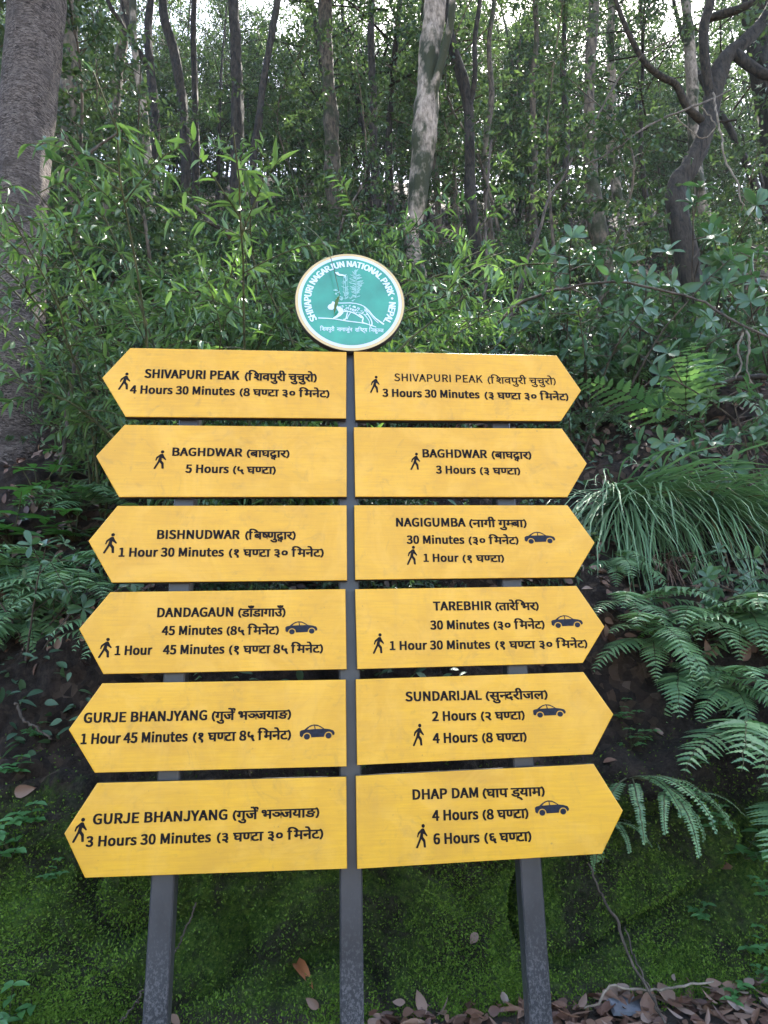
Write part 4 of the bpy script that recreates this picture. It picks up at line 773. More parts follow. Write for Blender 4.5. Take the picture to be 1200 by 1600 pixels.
# -- hanging grass
def make_grass(n=120, L=.8, mt='leaf_grass', wd=.0055):
    gl = Geo()
    for q in range(n):
        az = -math.pi/2+rng.normal()*.6; l = L*rng.uniform(.5, 1.15); k = 11
        P = arc_path((rng.normal()*.07, rng.normal()*.04, rng.normal()*.02), az, rng.uniform(-.7, .4), l, rng.uniform(.7, 1.6), k, .05)
        T = unit(np.gradient(P, axis=0)); sd = unit(np.cross(T, (math.cos(az+.3), math.sin(az+.3), .25))); wv = wd*np.array([.6, .9, 1, 1, 1, .95, .85, .72, .55, .35, .04])[:, None]*rng.uniform(.7, 1.3)
        up_ = np.cross(sd, T); V = np.concatenate([P+sd*wv+up_*wv*.35, P, P-sd*wv+up_*wv*.35]); i = np.arange(k-1)
        gl.add(V, np.concatenate([np.stack([i, i+k, i+k+1, i+1], 1), np.stack([i+k, i+2*k, i+2*k+1, i+k+1], 1)]))
    r = empty('grass_tuft'); gl.build('blades', M[mt], r); return r
def make_herb(n=6, s=.055):
    gs, gl = Geo(), Geo()
    for q in range(n):
        P = arc_path((0, 0, -.01), -1.57+rng.normal()*1.1, rng.uniform(.3, 1.3), rng.uniform(.05, .16), .5, 5); tube(gs, P, np.linspace(.002, .001, 5), 4)
        for u in (.55, 1.0):
            p, T = along(P, np.array([u-.001])); k = 2 if u < 1 else 3; a = rng.uniform(0, 6.28)+np.arange(k)*6.283/k
            leaves(gl, np.repeat(p, k, 0), np.stack([np.cos(a), np.sin(a)-.35, np.full(k, .1)], 1), np.tile([0, -.35, 1.], (k, 1)), s*rng.uniform(.7, 1.2, k), s*.5, 'ovate')
    return proto('herb', [('stems', gs, M['stem_green']), ('foliage', gl, M['leaf_herb'])])

NARROW = [make_narrow_shrub(q) for q in range(4)]
SMALL = [make_small_shrub(q) for q in range(4)]
BROAD = [make_broad_shrub(q) for q in range(3)]
SAPL = [make_sapling(q, h) for q, h in enumerate((3.6, 4.6, 5.6))]
# ------------------------------------------------------------------ the trees one can tell apart
def px_tree(label, pts, widths, bk, top=9.0, crown=None, branches=(), name='forest_tree', Y=None, flare=1.25):
    """trunk through measured points; its foot stands on the hillside"""
    base, _ = hit(*pts[0])
    if base is None or Y is not None:
        Yb = Y if Y is not None else 14.0; base = at(*pts[0], Yb)
        gz_ = down(base[0], base[1])[0][2]; 
    else: Yb = base[1]; gz_ = base[2]
    P = [base]; lean = 0
    for q in pts[1:]: P.append(at(*q, Yb))
    if base[2] > gz_+.05: P.insert(0, np.array([base[0]+.1, Yb, gz_])); widths = [widths[0]*1.1]+list(widths)
    r = [w_/2*np.dot(p-CAM, CF)/FPX for p, w_ in zip(P, widths)]
    P.insert(0, P[0]-np.array([0, 0, .35])); r.insert(0, r[0]*flare)
    d = unit(P[-1]-P[-2])*.75+np.array([0, 0, .45]); d = unit(d)
    h0 = P[-1][2]-gz_; ext = max(1.5, top-h0)
    for k in (1, 2, 3): P.append(P[-1]+d*ext/3); r.append(r[-1]*.74); d = unit(d+np.array([0, 0, .25])+rng.normal(size=3)*.06)
    O = np.array([base[0], Yb, gz_]); root = empty(name, tuple(O)); tag(root, label, 'tree')
    g = Geo(); Q = spline(np.array(P)-O, 44); rr = np.interp(np.linspace(0, 1, 44), np.linspace(0, 1, len(r)), r)
    if bk == 'bark_striped':
        Q = spline(np.array(P)-O, 260); rr = np.interp(np.linspace(0, 1, 260), np.linspace(0, 1, len(r)), r); tube(g, Q, rr, 64)
        V = g.v[0]; ax = np.concatenate([np.repeat(Q, 64, 0)]); nv = len(ax); rad_ = unit(V[:nv]-ax); th = np.tile(np.arange(64)/64*20, 260); hz = ax[:, 2]
        V[:nv] += rad_*(.035*fbm(th*.35, hz*1.3, 5, 3)+.010*fbm(th*1.2, hz*5, 6, 4)+.004*vnoise(th*2.2, hz*20, 8))[:, None]
    else:
        Q = spline(np.array(P)-O, 110); rr = np.interp(np.linspace(0, 1, 110), np.linspace(0, 1, len(r)), r); tube(g, Q, rr, 20)
        V = g.v[0]; ax = np.repeat(Q, 20, 0); nv = len(ax); th = np.tile(np.arange(20), 110); hz = ax[:, 2]; sd_ = rng.uniform(0, 50)
        V[:nv] += (V[:nv]-ax)*(.45*fbm(th*.3+sd_, hz*1.1, 5, 3)+.22*fbm(th*.7, hz*5+sd_, 6, 2))[:, None]
    for bp, bw in branches:
        B = [at(*q, Yb-.12*k) for k, q in enumerate(bp)]; br = [w_/2*np.dot(p-CAM, CF)/FPX for p, w_ in zip(B, bw)]
        dd = unit(B[-1]-B[-2]); B.append(B[-1]+dd*1.2+np.array([0, 0, .5])); br.append(br[-1]*.4)
        tube(g, spline(np.array(B)-O, 22), np.interp(np.linspace(0, 1, 22), np.linspace(0, 1, len(br)), br), 8)
    g.build('trunk', M[bk], root)
    if crown:
        pr, sc = crown; c = bpy.data.objects.new('crown', pr.data); COL.objects.link(c); c.parent = root
        tp = P[-1]-O; c.location = (tp[0], tp[1], tp[2]-sc*6.0); c.scale = (sc*1.1, sc*1.1, sc); c.rotation_euler = (0, 0, rng.uniform(0, 6))
    return root
TREES = [make_tree(h, r, bk, .03, rd, n_, lo) for h, r, bk, rd, n_, lo in ((10, .07, 'bark_grey', 2.0, 4600, .26), (11.5, .08, 'bark_dark', 2.2, 5000, .30), (9, .07, 'bark_grey', 1.8, 4400, .22), (12.5, .095, 'bark_dark', 2.4, 5200, .30), (8, .06, 'bark_dark', 1.6, 4000, .18))]
CROWNS = [[c for c in kids(t) if c.name.startswith('crown')][0] for t in TREES]
px_tree('big tree with rough striped bark at the left edge', [(24, 705), (26, 600), (30, 450), (33, 300), (46, 150), (58, 0)], [98, 84, 76, 80, 80, 84], 'bark_striped', 11, (CROWNS[1], 1.0), flare=1.5)
px_tree('pale mossy tree trunk standing alone above the round emblem', [(643, 368), (655, 300), (664, 200), (670, 130), (676, 50), (678, 0)], [24, 34, 36, 31, 32, 33], 'bark_pale', 12, (CROWNS[3], 1.1), Y=6.2, branches=[([(673, 165), (682, 125), (694, 80), (703, 40), (707, 0)], [14, 14, 13, 12, 12])])
px_tree('dark crooked trunk just right of the pale mossy tree', [(738, 335), (735, 250), (733, 180), (722, 120), (704, 60), (700, 0)], [18, 15, 14, 15, 13, 12], 'bark_dark', 11, (CROWNS[4], 1.1), Y=6.6, branches=[([(734, 170), (742, 120), (742, 60), (750, 0)], [9, 8, 8, 7])])
px_tree('straight dark trunk with a pale upper stem, right of centre', [(925, 292), (920, 220), (921, 140), (926, 60), (928, 0)], [24, 21, 17, 15, 14], 'bark_grey', 11, (CROWNS[0], 1.1), Y=6.4)
px_tree('black twisting tree with forking limbs on the right', [(1055, 312), (1075, 262), (1095, 222), (1107, 187), (1117, 133), (1133, 93), (1167, 62), (1198, 25)], [32, 26, 24, 23, 25, 23, 20, 18], 'bark_dark', 8, (CROWNS[2], 1.2), Y=5.6, branches=
        [([(1112, 160), (1102, 100), (1100, 40), (1110, 0)], [16, 14, 15, 14]), ([(1098, 190), (1073, 167), (1057, 133), (1033, 120), (1007, 97), (987, 62), (967, 15)], [14, 12, 11, 11, 9, 8, 7]),
         ([(1150, 85), (1175, 105), (1200, 118), (1230, 120)], [18, 17, 15, 12]), ([(1105, 30), (1130, 22), (1160, 12), (1190, -10)], [12, 14, 12, 10])])
px_tree('thick black trunk in the upper right corner', [(1222, 330), (1206, 180), (1190, 80), (1183, 30), (1180, 0)], [38, 38, 38, 40, 40], 'bark_dark', 12, (CROWNS[1], 1.0), Y=7.5)
px_tree('pale speckled trunk seen through the fork of the twisting tree', [(1087, 260), (1083, 150), (1076, 60), (1070, 0)], [17, 16, 15, 14], 'bark_pale', 12, (CROWNS[0], 1.0), Y=10)
px_tree('dark straight trunk just right of the big striped tree', [(100, 260), (104, 150), (108, 60), (112, 0)], [25, 25, 24, 23], 'bark_grey', 12, (CROWNS[2], 1.1), Y=6.0)
px_tree('brown slanting trunk in the left background', [(172, 270), (176, 200), (184, 110), (192, 50), (196, 0)], [18, 17, 16, 15, 14], 'bark_grey', 12, (CROWNS[4], 1.1), Y=8.0)
px_tree('slim pale pinkish trunk crossed by a dark forked one', [(236, 300), (229, 220), (222, 150), (211, 80), (208, 0)], [12, 11, 10, 10, 10], 'bark_pale', 12, None, Y=7.0)
px_tree('dark forked tree with limbs spreading left, upper left', [(240, 280), (242, 180), (236, 110), (232, 50), (236, 0)], [15, 14, 12, 11, 10], 'bark_dark', 11, (CROWNS[3], 1.0), [([(238, 118), (218, 82), (204, 64), (185, 30), (168, 0)], [9, 9, 8, 8, 7]), ([(208, 68), (200, 40), (190, 0)], [6, 6, 5])], Y=7.6)
px_tree('dark trunk bending left at the top, left of centre', [(290, 260), (284, 160), (272, 85), (258, 35), (254, 0)], [16, 14, 14, 13, 12], 'bark_dark', 11, (CROWNS[2], 1.0), Y=8.5)
px_tree('thin black upright trunk at the top left of centre', [(306, 250), (304, 120), (302, 60), (303, 0)], [11, 10, 9, 9], 'bark_dark', 11, None, Y=9.0)
px_tree('stout dark trunk behind the narrow leaved shrubs', [(371, 230), (371, 150), (368, 70), (364, 0)], [20, 18, 16, 15], 'bark_dark', 12, (CROWNS[1], 1.0), Y=8.0)
px_tree('slanting black trunk leaning right, top centre left', [(396, 250), (404, 190), (413, 120), (427, 40), (434, 0)], [12, 11, 10, 10, 10], 'bark_dark', 11, (CROWNS[0], .9), Y=7.5)
px_tree('wide brown trunk hung with creepers, top centre', [(520, 260), (514, 150), (510, 60), (508, 0)], [24, 22, 20, 20], 'bark_grey', 13, (CROWNS[4], 1.2), Y=9.5)
px_tree('dark slender trunk between the brown and the pale trunk', [(584, 240), (582, 140), (580, 60), (582, 0)], [13, 11, 11, 10], 'bark_dark', 11, (CROWNS[3], .9), Y=8.5)
px_tree('wavy thin trunk right of the dark crooked one', [(762, 330), (757, 240), (768, 150), (764, 70), (772, 0)], [9, 8, 8, 7, 7], 'bark_grey', 10, None, Y=7.0)
px_tree('thin upright stem with a bend, upper right of centre', [(834, 340), (836, 240), (832, 130), (838, 60), (836, 0)], [10, 9, 9, 8, 8], 'bark_grey', 10, (CROWNS[2], .8), Y=9.0)
px_tree('slim dark stem left of the straight dark trunk', [(884, 300), (886, 200), (880, 110), (884, 0)], [9, 9, 8, 7], 'bark_dark', 10, None, Y=8.0)
px_tree('pale stem crossed by vines, right of the straight dark trunk', [(956, 240), (957, 150), (954, 70), (957, 0)], [13, 13, 12, 12], 'bark_pale', 11, (CROWNS[4], 1.0), Y=10.5)

# the rest of the wood: slender trees nobody could tell apart
def clear(p):
    d = p+np.array([0, 0, 1.2])-CAM; u_ = 600+FPX*np.dot(d, CR)/np.dot(d, CF)
    return 600 < u_ < 790 or 930 < u_ < 1150
k = 0; tries = 0
while k < 280 and tries < 5000:
    tries += 1; y = 5.5+48*rng.random()**.75; x = rng.uniform(-1, 1)*(y+3)*.82+.4
    p, nn = down(x, y)
    if (y < 9 and clear(p)) or (y < 15 and rng.random() < .62): continue
    s_ = rng.uniform(.8, 1.25)
    place(TREES[k % 5], tuple(p-np.array([0, 0, .1])), rng.uniform(0, 6.28), (s_, s_, s_*rng.uniform(.9, 1.2)), 'slender tree with a thin bare trunk in the far wood', 'tree', 'slender trees of the far wood', (rng.normal()*.05, rng.normal()*.05)); k += 1
for k, (px, Y, s_) in enumerate(((905, 19, 1.2), (938, 25, 1.3), (868, 22, 1.2), (1000, 21, 1.2), (1130, 17, 1.2), (745, 23, 1.2), (915, 31, 1.4), (400, 24, 1.2), (470, 21, 1.1), (1050, 26, 1.3))):
    p, nn = down(at(px, 300, Y)[0], Y); place(TREES[k % 5], tuple(p-np.array([0, 0, .1])), rng.uniform(0, 6.28), (s_*1.25, s_*1.25, s_), 'slender tree with a thin bare trunk in the far wood', 'tree', 'slender trees of the far wood')
for k in range(170):
    y = 3.4+(20 if k < 70 else 42)*rng.random(); x = rng.uniform(-1, 1)*(y+3)*.75+.3; p, nn = down(x, y)
    if (y < 8 and clear(p)) or (y < 10 and rng.random() < .35): continue
    place(SAPL[k % 3], tuple(p), rng.uniform(0, 6.28), rng.uniform(.6, 1.15), 'leafy young tree of the understory among the trunks', 'sapling', 'saplings among the trunks', (rng.normal()*.1, rng.normal()*.1))

# ------------------------------------------------------------------ shrubs
def shrub_at(pr, px, Y, sc, label, rz=None, cat='shrub', group=None, tilt=(0, 0)):
    x = at(px, 560, Y)[0]; p, nn = down(x, Y)
    return place(pr, tuple(p-nn*.03), rng.uniform(0, 6.28) if rz is None else rz, sc, label, cat, group, tilt)
NL = [(150, 3.3, 1.0, 'narrow leaved shrub beside the big striped trunk'), (200, 1.8, .95, 'narrow leaved shrub rising above the tip of the topmost left board'), (235, 2.3, 1.2, 'tall narrow leaved shrub with glinting top leaves, upper left'),
      (300, 1.6, 1.15, 'bushy narrow leaved shrub above the words on the topmost left board'), (360, 2.6, 1.1, 'narrow leaved shrub in front of the stout dark trunk'), (420, 1.4, 1.2, 'arching narrow leaved shrub left of the round emblem'),
      (480, 2.5, 1.3, 'bright narrow leaved shrub right behind the round emblem'), (600, 2.7, 1.0, 'narrow leaved shrub leaning over the top of the round emblem'), (600, 2.7, 1.05, 'narrow leaved shrub at the foot of the pale mossy trunk'), (400, 3.2, 1.1, 'narrow leaved shrub high on the slope behind the arching one')]
for q, (px, Y, sc, lb) in enumerate(NL): shrub_at(NARROW[q % 4], px, Y, sc, lb, tilt=(.14 if px < 400 else -.08, 0))
BL = [(960, 3.0, 1.15, 'tall broad leaved shrub in front of the long slanting branch'), (1085, 3.3, 1.35, 'tall broad leaved shrub in front of the twisting tree foot'), (1195, 2.8, 1.2, 'tall broad leaved shrub under the upper right corner'), (865, 3.1, 1.1, 'tall broad leaved shrub left of the straight dark trunk'), (1165, 1.7, .85, 'broad leaved shrub at the right edge above the log'),
      (1075, 3.2, 1.1, 'broad leaved shrub with blue sheen below the twisting tree'), (1150, 1.5, .7, 'broad leaved shrub above the hanging grass'), (1185, 2.2, 1.1, 'broad leaved shrub at the right edge, halfway up'), (915, 2.9, 1.0, 'broad leaved shrub right above the topmost right board tip'),
      (1150, 1.05, .6, 'low broad leaved shrub rooted just over the grass tuft'), (985, 3.6, 1.1, 'broad leaved shrub beneath the long curved limb'), (8, 1.2, .55, 'broad leaved shrub at the left edge below the big trunk'), (95, 1.0, .62, 'broad leaved shrub left of the second board from the top')]
for q, (px, Y, sc, lb) in enumerate(BL): shrub_at(BROAD[q % 3], px, Y, sc, lb)
k = 0
while k < 190:
    u = rng.random(); y = .95+8.5*u**1.4; x = rng.uniform(-1, 1)*(y+3)*.72+.3
    p, nn = down(x, y)
    if .5 < x < 1.7 and 1.5 < y < 4 and rng.random() < .4: continue      # open floor right of the emblem
    d = p-CAM; u_, v_ = 600+FPX*np.dot(d, CR)/np.dot(d, CF), 800-FPX*np.dot(d, CU)/np.dot(d, CF)
    if u_ < 130 and v_ > 250 and y < 3.2: continue
    if (u_ > 890 and v_ > 640) or (u_ < 190 and v_ > 780): continue
    s_ = rng.uniform(.45, 1.0)*(1+.05*y)*(.6 if y < 1.6 else 1)
    place(SMALL[k % 4], tuple(p-nn*.03), rng.uniform(0, 6.28), s_, 'small leaved shrub in the dark undergrowth of the slope', 'shrub', 'small leaved shrubs of the undergrowth', (rng.normal()*.15+.1, rng.normal()*.15)); k += 1

# ------------------------------------------------------------------ ferns, grass, herbs
FERN = [make_fern(9, .62), make_fern(8, .70), make_fern(10, .52)]
SWORD = [make_fern(7, .42, 'sword', el=(-.2, .4), droop=(1.2, 1.7)), make_fern(5, .36, 'sword', el=(-.2, .4), droop=(1.2, 1.7))]
YOUNG = make_fern(1, .34, mt='leaf_fern_young')
def plant_hit(pr, px, py, rz, sc, label, cat, out=.0, tilt=(0, 0), group=None):
    p, nn = hit(px, py)
    return place(pr, tuple(p+nn*out), rz, sc, label, cat, group, tilt)
for pr, px, py, rz, sc, lb in (
    (FERN[0], 60, 925, .1, .85, 'fern hanging over the dark bank left of the fourth board'), (FERN[1], 130, 935, -.2, .62, 'smaller fern close to the tip of the fourth left board'), (FERN[2], 10, 900, .3, .9, 'fern cut by the left edge beside the boards'),
    (FERN[1], 130, 800, .2, .6, 'fern just left of the third board from the top'), (FERN[0], 175, 600, .5, .9, 'dim fern left of the topmost left board'), (FERN[2], 95, 570, -.3, .9, 'dim fern between the big trunk and the topmost left board'),
    (FERN[1], 200, 500, .2, 1.0, 'dim fern under the narrow leaved shrubs at left'), (FERN[0], 690, 530, .1, 1.0, 'fern right beside the round emblem'), (FERN[2], 760, 520, .3, 1.0, 'low fern right above the topmost right board'),
    (FERN[1], 1075, 640, -.75, 1.05, 'large fern whose frond reaches the tip of the topmost right board'), (FERN[2], 930, 660, .2, .7, 'dark fern behind the second right board tip'),
    (FERN[0], 1010, 1000, -.2, .66, 'fern hanging beside the fourth right board tip'), (FERN[1], 1085, 985, .1, .72, 'pale fern hanging below the grass tuft'), (FERN[2], 1160, 965, .0, .85, 'large fern spreading below the grass at right'),
    (FERN[0], 1200, 985, -.3, .9, 'fern at the right edge under the grass'), (FERN[1], 1165, 1165, .1, .95, 'tall pale fern hanging low at the right edge'), (FERN[2], 1060, 1060, -.1, .8, 'dark fern drooping between the pale ferns and the lowest boards'),
    (FERN[2], 45, 985, .2, .75, 'fern with drooping fronds lowest on the left bank'), (FERN[0], 100, 905, .0, .7, 'full fern between the other ferns on the left bank'), (FERN[1], 985, 960, .2, .6, 'fern close behind the tip of the fourth right board'), (FERN[0], 1130, 1075, .1, .6, 'fern in the dark between the two tiers of pale ferns'), (FERN[1], 945, 620, .5, .75, 'fern spreading beside the topmost right board tip'),
    (FERN[0], 1205, 1250, .3, .7, 'fern in the lower right corner of the bank'), (FERN[2], 960, 880, .2, .6, 'fern behind the third right board'), (FERN[1], 215, 1000, 0, .6, 'fern seen through the gap under the fourth left board')):
    plant_hit(pr, px, py, rz, sc*1.4, lb, 'fern', .03, (.25, 0))
BIGF = make_fern(2, 1.2, el=(.6, .85), droop=(1.1, 1.4))
plant_hit(BIGF, 1072, 690, -1.0, 1.1, 'single long fern frond arching towards the topmost right board tip', 'fern', .03)
plant_hit(SWORD[0], 985, 1215, 0, 1.35, 'sword fern with narrow fronds beside the lowest right board', 'fern', .02)
plant_hit(SWORD[1], 1045, 1235, .3, 1.2, 'smaller sword fern right of the lowest boards', 'fern', .02)
plant_hit(SWORD[1], 950, 1290, -.2, 1.0, 'sword fern half behind the lowest right board', 'fern', .02)
plant_hit(YOUNG, 1065, 1010, -1.0, 1.0, 'bright lime green young fern frond near the fourth right board', 'fern', .05)
GR = [make_grass(210, 1.25, wd=.007), make_grass(190, 1.15, wd=.007)]
for q, (px, py, rz, sc, lb) in enumerate(((960, 790, -.1, .95, 'long hanging grass nearest the third right board tip'), (1030, 780, .15, 1.05, 'thick tuft of long hanging grass on the right bank'), (1105, 800, .4, .95, 'long hanging grass tuft nearest the right edge'))):
    plant_hit(GR[q % 2], px, py, rz, sc, lb, 'grass', .02)
DRY = make_grass(45, .42, 'leaf_dry', .004)
plant_hit(DRY, 1040, 880, 0, 1.0, 'dry straw coloured grass under the hanging green grass', 'grass', .03)
HERB = [make_herb(6), make_herb(5, .07), make_herb(7, .045)]
for q, (px, py, sc, lb) in enumerate(((165, 1280, 1.0, 'bright herb left of the lowest left board'), (45, 1285, .9, 'herb on the mossy bank near the left edge'), (18, 1335, 1.5, 'large leaved herb at the left edge of the moss'), (15, 1590, 1.2, 'herb at the bottom left corner'),
    (30, 1205, .8, 'tiny herb on bare soil at the left edge'), (985, 1165, 1.1, 'herb right of the fifth right board tip'), (1075, 1190, .9, 'small herb under the dark drooping fern'), (1165, 1340, 1.2, 'round leaved herb below the tall pale fern'),
    (1190, 1395, .9, 'herb at the right edge above the litter'), (1165, 1480, .8, 'herb on the moss at lower right'), (1150, 1560, .7, 'herb beside the fallen leaves at lower right'), (1185, 1530, .8, 'herb in the bottom right corner'), (75, 1370, .6, 'tiny herb over the boulder seam at left'), (1060, 1240, .8, 'herb among the sword ferns'), (60, 790, 2.8, 'big leaved herb left of the second board from the top'), (118, 840, 2.4, 'big leaved herb beside the third left board tip'), (18, 845, 3.0, 'big leaved herb at the left edge above the ferns'), (95, 745, 2.2, 'leafy herb under the dead stem at left'), (150, 1140, .8, 'small herb on the soil behind the fifth left board tip'), (55, 1150, .7, 'tiny herb beside the fallen twig'), (1110, 1290, .9, 'herb in the moss left of the lowest right fern'), (965, 1120, .8, 'herb behind the fifth right board tip'), (1095, 1430, .6, 'tiny herb on the moss right of the leaning stems'))):
    plant_hit(HERB[q % 3], px, py, rng.uniform(-.6, .6), sc, lb, 'herb', .005)

# ------------------------------------------------------------------ bare branches and vines
def px_branch(name, label, cat, pts, widths, Y0, Y1, mt, n=26, sides=7):
    g = Geo(); Ys = np.linspace(Y0, Y1, len(pts)); P = np.array([at(*q, y) for q, y in zip(pts, Ys)])
    r = [w_/2*np.dot(p-CAM, CF)/FPX for p, w_ in zip(P, widths)]; px0 = pts[0][0]*.37
    Q = spline(P, n); O = Q[0].copy(); Q = Q-O+rng.normal(size=Q.shape)*.004+np.stack([fbm(np.linspace(0, 5, n), np.full(n, q_+px0), 5)*.06 for q_ in range(3)], 1)*min(1, np.linalg.norm(Q[-1]-Q[0])*.6)
    tube(g, Q, np.interp(np.linspace(0, 1, n), np.linspace(0, 1, len(r)), r), sides)
    o = g.build(name, M[mt]); o.location = tuple(O); tag(o, label, cat); return o
px_branch('branch', 'grey bare branch lying across the slope above the topmost right board', 'branch', [(775, 505), (815, 472), (860, 455), (905, 442), (985, 440), (1070, 462), (1130, 490), (1205, 530)], [5, 5, 5, 4, 4, 4, 4, 4], 2.6, 1.5, 'twig')
px_branch('branch', 'upright grey stem leaning from the floor right of the emblem', 'branch', [(792, 500), (806, 460), (822, 415), (838, 360), (866, 300), (892, 250)], [6, 6, 5, 5, 4, 3], 2.8, 2.8, 'twig')
px_branch('branch', 'thin upright stem standing right of the emblem', 'branch', [(752, 520), (755, 450), (756, 380), (758, 300), (764, 220)], [5, 5, 4, 4, 4], 2.9, 3.0, 'twig')
px_branch('branch', 'long thin branch slanting up to the twisting tree', 'branch', [(915, 258), (960, 232), (1010, 196), (1060, 175), (1105, 160), (1140, 138)], [3, 3, 3, 3, 3, 2], 3.5, 4.5, 'twig')
px_branch('branch', 'thin bare twig rising left to right under the dark limb', 'branch', [(930, 190), (965, 120), (1000, 90), (1060, 55)], [3, 3, 2, 2], 3.2, 3.2, 'twig')
px_branch('vine', 'pale vine hanging down beside the twisting tree', 'vine', [(1114, 145), (1122, 175), (1128, 215), (1136, 250), (1148, 290), (1160, 322)], [3, 3, 3, 3, 3, 2], 2.6, 2.4, 'vine_pale')
px_branch('vine', 'looping pale vine left of the long hanging one', 'vine', [(1096, 168), (1112, 185), (1118, 200), (1100, 215), (1080, 205), (1058, 185)], [2, 2, 2, 2, 2, 2], 2.6, 2.6, 'vine_pale')
px_branch('root', 'thin pale roots dangling from the bank at the right edge', 'root', [(1160, 520), (1152, 545), (1158, 570), (1148, 592)], [4, 3, 3, 2], 1.9, 1.85, 'vine_pale')
px_branch('root', 'forked pale root at the right edge above the large fern', 'root', [(1168, 515), (1172, 545), (1166, 575), (1174, 600)], [4, 4, 3, 2], 1.9, 1.85, 'vine_pale')
px_branch('log', 'mossy fallen log at the right edge', 'log', [(1112, 602), (1130, 598), (1160, 592), (1190, 588), (1230, 580)], [3, 7, 9, 10, 10], 1.95, 2.0, 'bark_dark')
px_branch('branch', 'dark bare stick among the shrubs at upper left', 'branch', [(305, 322), (325, 345), (345, 358), (360, 372)], [6, 7, 7, 6], 1.5, 1.5, 'bark_dark')
px_branch('branch', 'thin slanting stick left of the narrow leaved shrubs', 'branch', [(92, 278), (130, 245), (160, 222), (190, 203)], [5, 5, 4, 3], 1.7, 1.7, 'twig')
px_branch('branch', 'thin upright dead stem left of the topmost left board', 'branch', [(96, 740), (104, 660), (112, 600), (120, 540), (124, 470)], [7, 6, 6, 5, 4], 1.7, 1.8, 'twig')
px_branch('twig', 'fallen twig on the bare soil left of the fifth board', 'twig', [(22, 1098), (40, 1125), (60, 1140), (78, 1155)], [5, 5, 4, 3], .72, .62, 'twig')
px_branch('twig', 'bent dry twig lying over the fallen leaves at lower right', 'twig', [(915, 1582), (935, 1562), (953, 1540), (985, 1544), (1025, 1546), (1070, 1541), (1115, 1533)], [3, 4, 4, 4, 4, 4, 3], .16, .26, 'vine_pale')
px_branch('twig', 'thin dead stem leaning on the moss right of the right post', 'twig', [(922, 1352), (945, 1400), (962, 1440), (985, 1500), (1010, 1548), (1040, 1598)], [3, 4, 5, 4, 4, 4], .42, .12, 'twig')
px_branch('twig', 'second thin dead stem beside the leaning one', 'twig', [(978, 1450), (990, 1490), (1008, 1530), (1032, 1580)], [2, 3, 3, 3], .40, .14, 'twig')
px_branch('twig', 'thin stick leaning in the dark between left and centre post', 'twig', [(305, 1410), (294, 1440), (282, 1470), (272, 1490)], [3, 3, 3, 3], .38, .34, 'twig')
px_branch('twig', 'thin stick on the moss just left of the left post', 'twig', [(226, 1545), (210, 1570), (188, 1598)], [3, 3, 3], .36, .28, 'twig')

# ------------------------------------------------------------------ fallen leaves, moss, litter
def px_leaf(label, px, py, L, W, ang, mt='leaf_dry', out=.012, lift=.2):
    p, nn = hit(px, py); p = p+nn*out
    ex = unit(np.cross((0, 0, 1.), nn)) if abs(nn[2]) < .95 else np.array([1., 0, 0]); ex = -ex if ex[0] < 0 else ex
    ey = np.cross(nn, ex); ey = -ey if ey[2] < 0 else ey
    d = ex*math.cos(ang)+ey*math.sin(ang)+nn*lift
    g = Geo(); leaves(g, [(0, 0, 0)], [d], [nn], L, W, 'ovate', droop=1.4)
    o = g.build('fallen_leaf', M[mt]); o.location = tuple(p-unit(d)*L/2); tag(o, label, 'leaf'); return o
def px_spray(label, pts, Ys, nl, L, W, mt, seed):
    P = spline(np.array([at(*q, y) for q, y in zip(pts, Ys)]), 12); O = P[0].copy(); P = P-O
    gs, gl = Geo(), Geo(); tube(gs, P, np.linspace(.003, .0012, 12), 5)
    u = np.linspace(.3, .995, nl); pos, T = along(P, u); sd = np.where(np.arange(nl) % 2 == 0, 1, -1)[:, None]*np.array([.75, -.15, 0])
    leaves(gl, pos, unit(T+sd+np.array([0, 0, -.35])), np.tile([0, -1., .5], (nl, 1))+rng.normal(size=(nl, 3))*.3, L*rng.uniform(.7, 1.1, nl), W, 'lance')
    r = empty('hanging_spray', tuple(O)); gs.build('stem', M['stem_green'], r); gl.build('foliage', M[mt], r); tag(r, label, 'leaf spray'); return r
px_spray('leafy spray hanging down over the upper left of the round emblem', [(478, 352), (500, 372), (515, 398), (524, 430), (531, 462)], [.35, .1, -.06, -.08, -.07], 2, .09, .02, 'leaf_bamboo', 1)
False and px_spray('short leafy spray dangling over the top right of the round emblem', [(545, 352), (555, 372), (562, 395), (568, 412)], [.3, .1, -.05, -.06], 5, .085, .02, 'leaf_bamboo', 2)
px_leaf('curled orange dead leaf stuck on the moss between the posts', 474, 1522, .19, .055, -1.15, 'leaf_orange', .03, .1)
px_leaf('small pale dry leaf on the moss left of the right post', 741, 1466, .055, .04, -2.2)
px_leaf('dry curled leaf beside the fifth right board', 953, 1190, .07, .045, .5)
px_leaf('brown leaf lying on the bare soil at the left edge', 38, 1235, .10, .06, .2)
px_leaf('purple brown leaf under the dark drooping fern', 1030, 1145, .075, .03, -.7)
px_leaf('pinkish dry leaf on the bank below the tall pale fern', 1135, 1355, .09, .04, .1)
px_leaf('dry pinkish leaf caught between the ferns at right', 1130, 993, .07, .05, -.3)
px_leaf('large tan leaf standing in the litter right of the right post', 1015, 1582, .15, .07, 1.0, 'leaf_dry', .05, .6)
px_leaf('large dark leaf standing beside the tan one', 1040, 1570, .13, .07, 1.5, 'leaf_dry', .06, .5)
px_leaf('tan leaf standing in the litter right of the centre post', 655, 1580, .11, .05, 1.5, 'leaf_dry', .05, .5)
p, nn = hit(985, 1585)
g = Geo(); sl_ = np.array([[-.10, -.045, 0], [.08, -.055, 0], [.11, .02, 0], [.02, .045, 0], [-.09, .035, 0]])
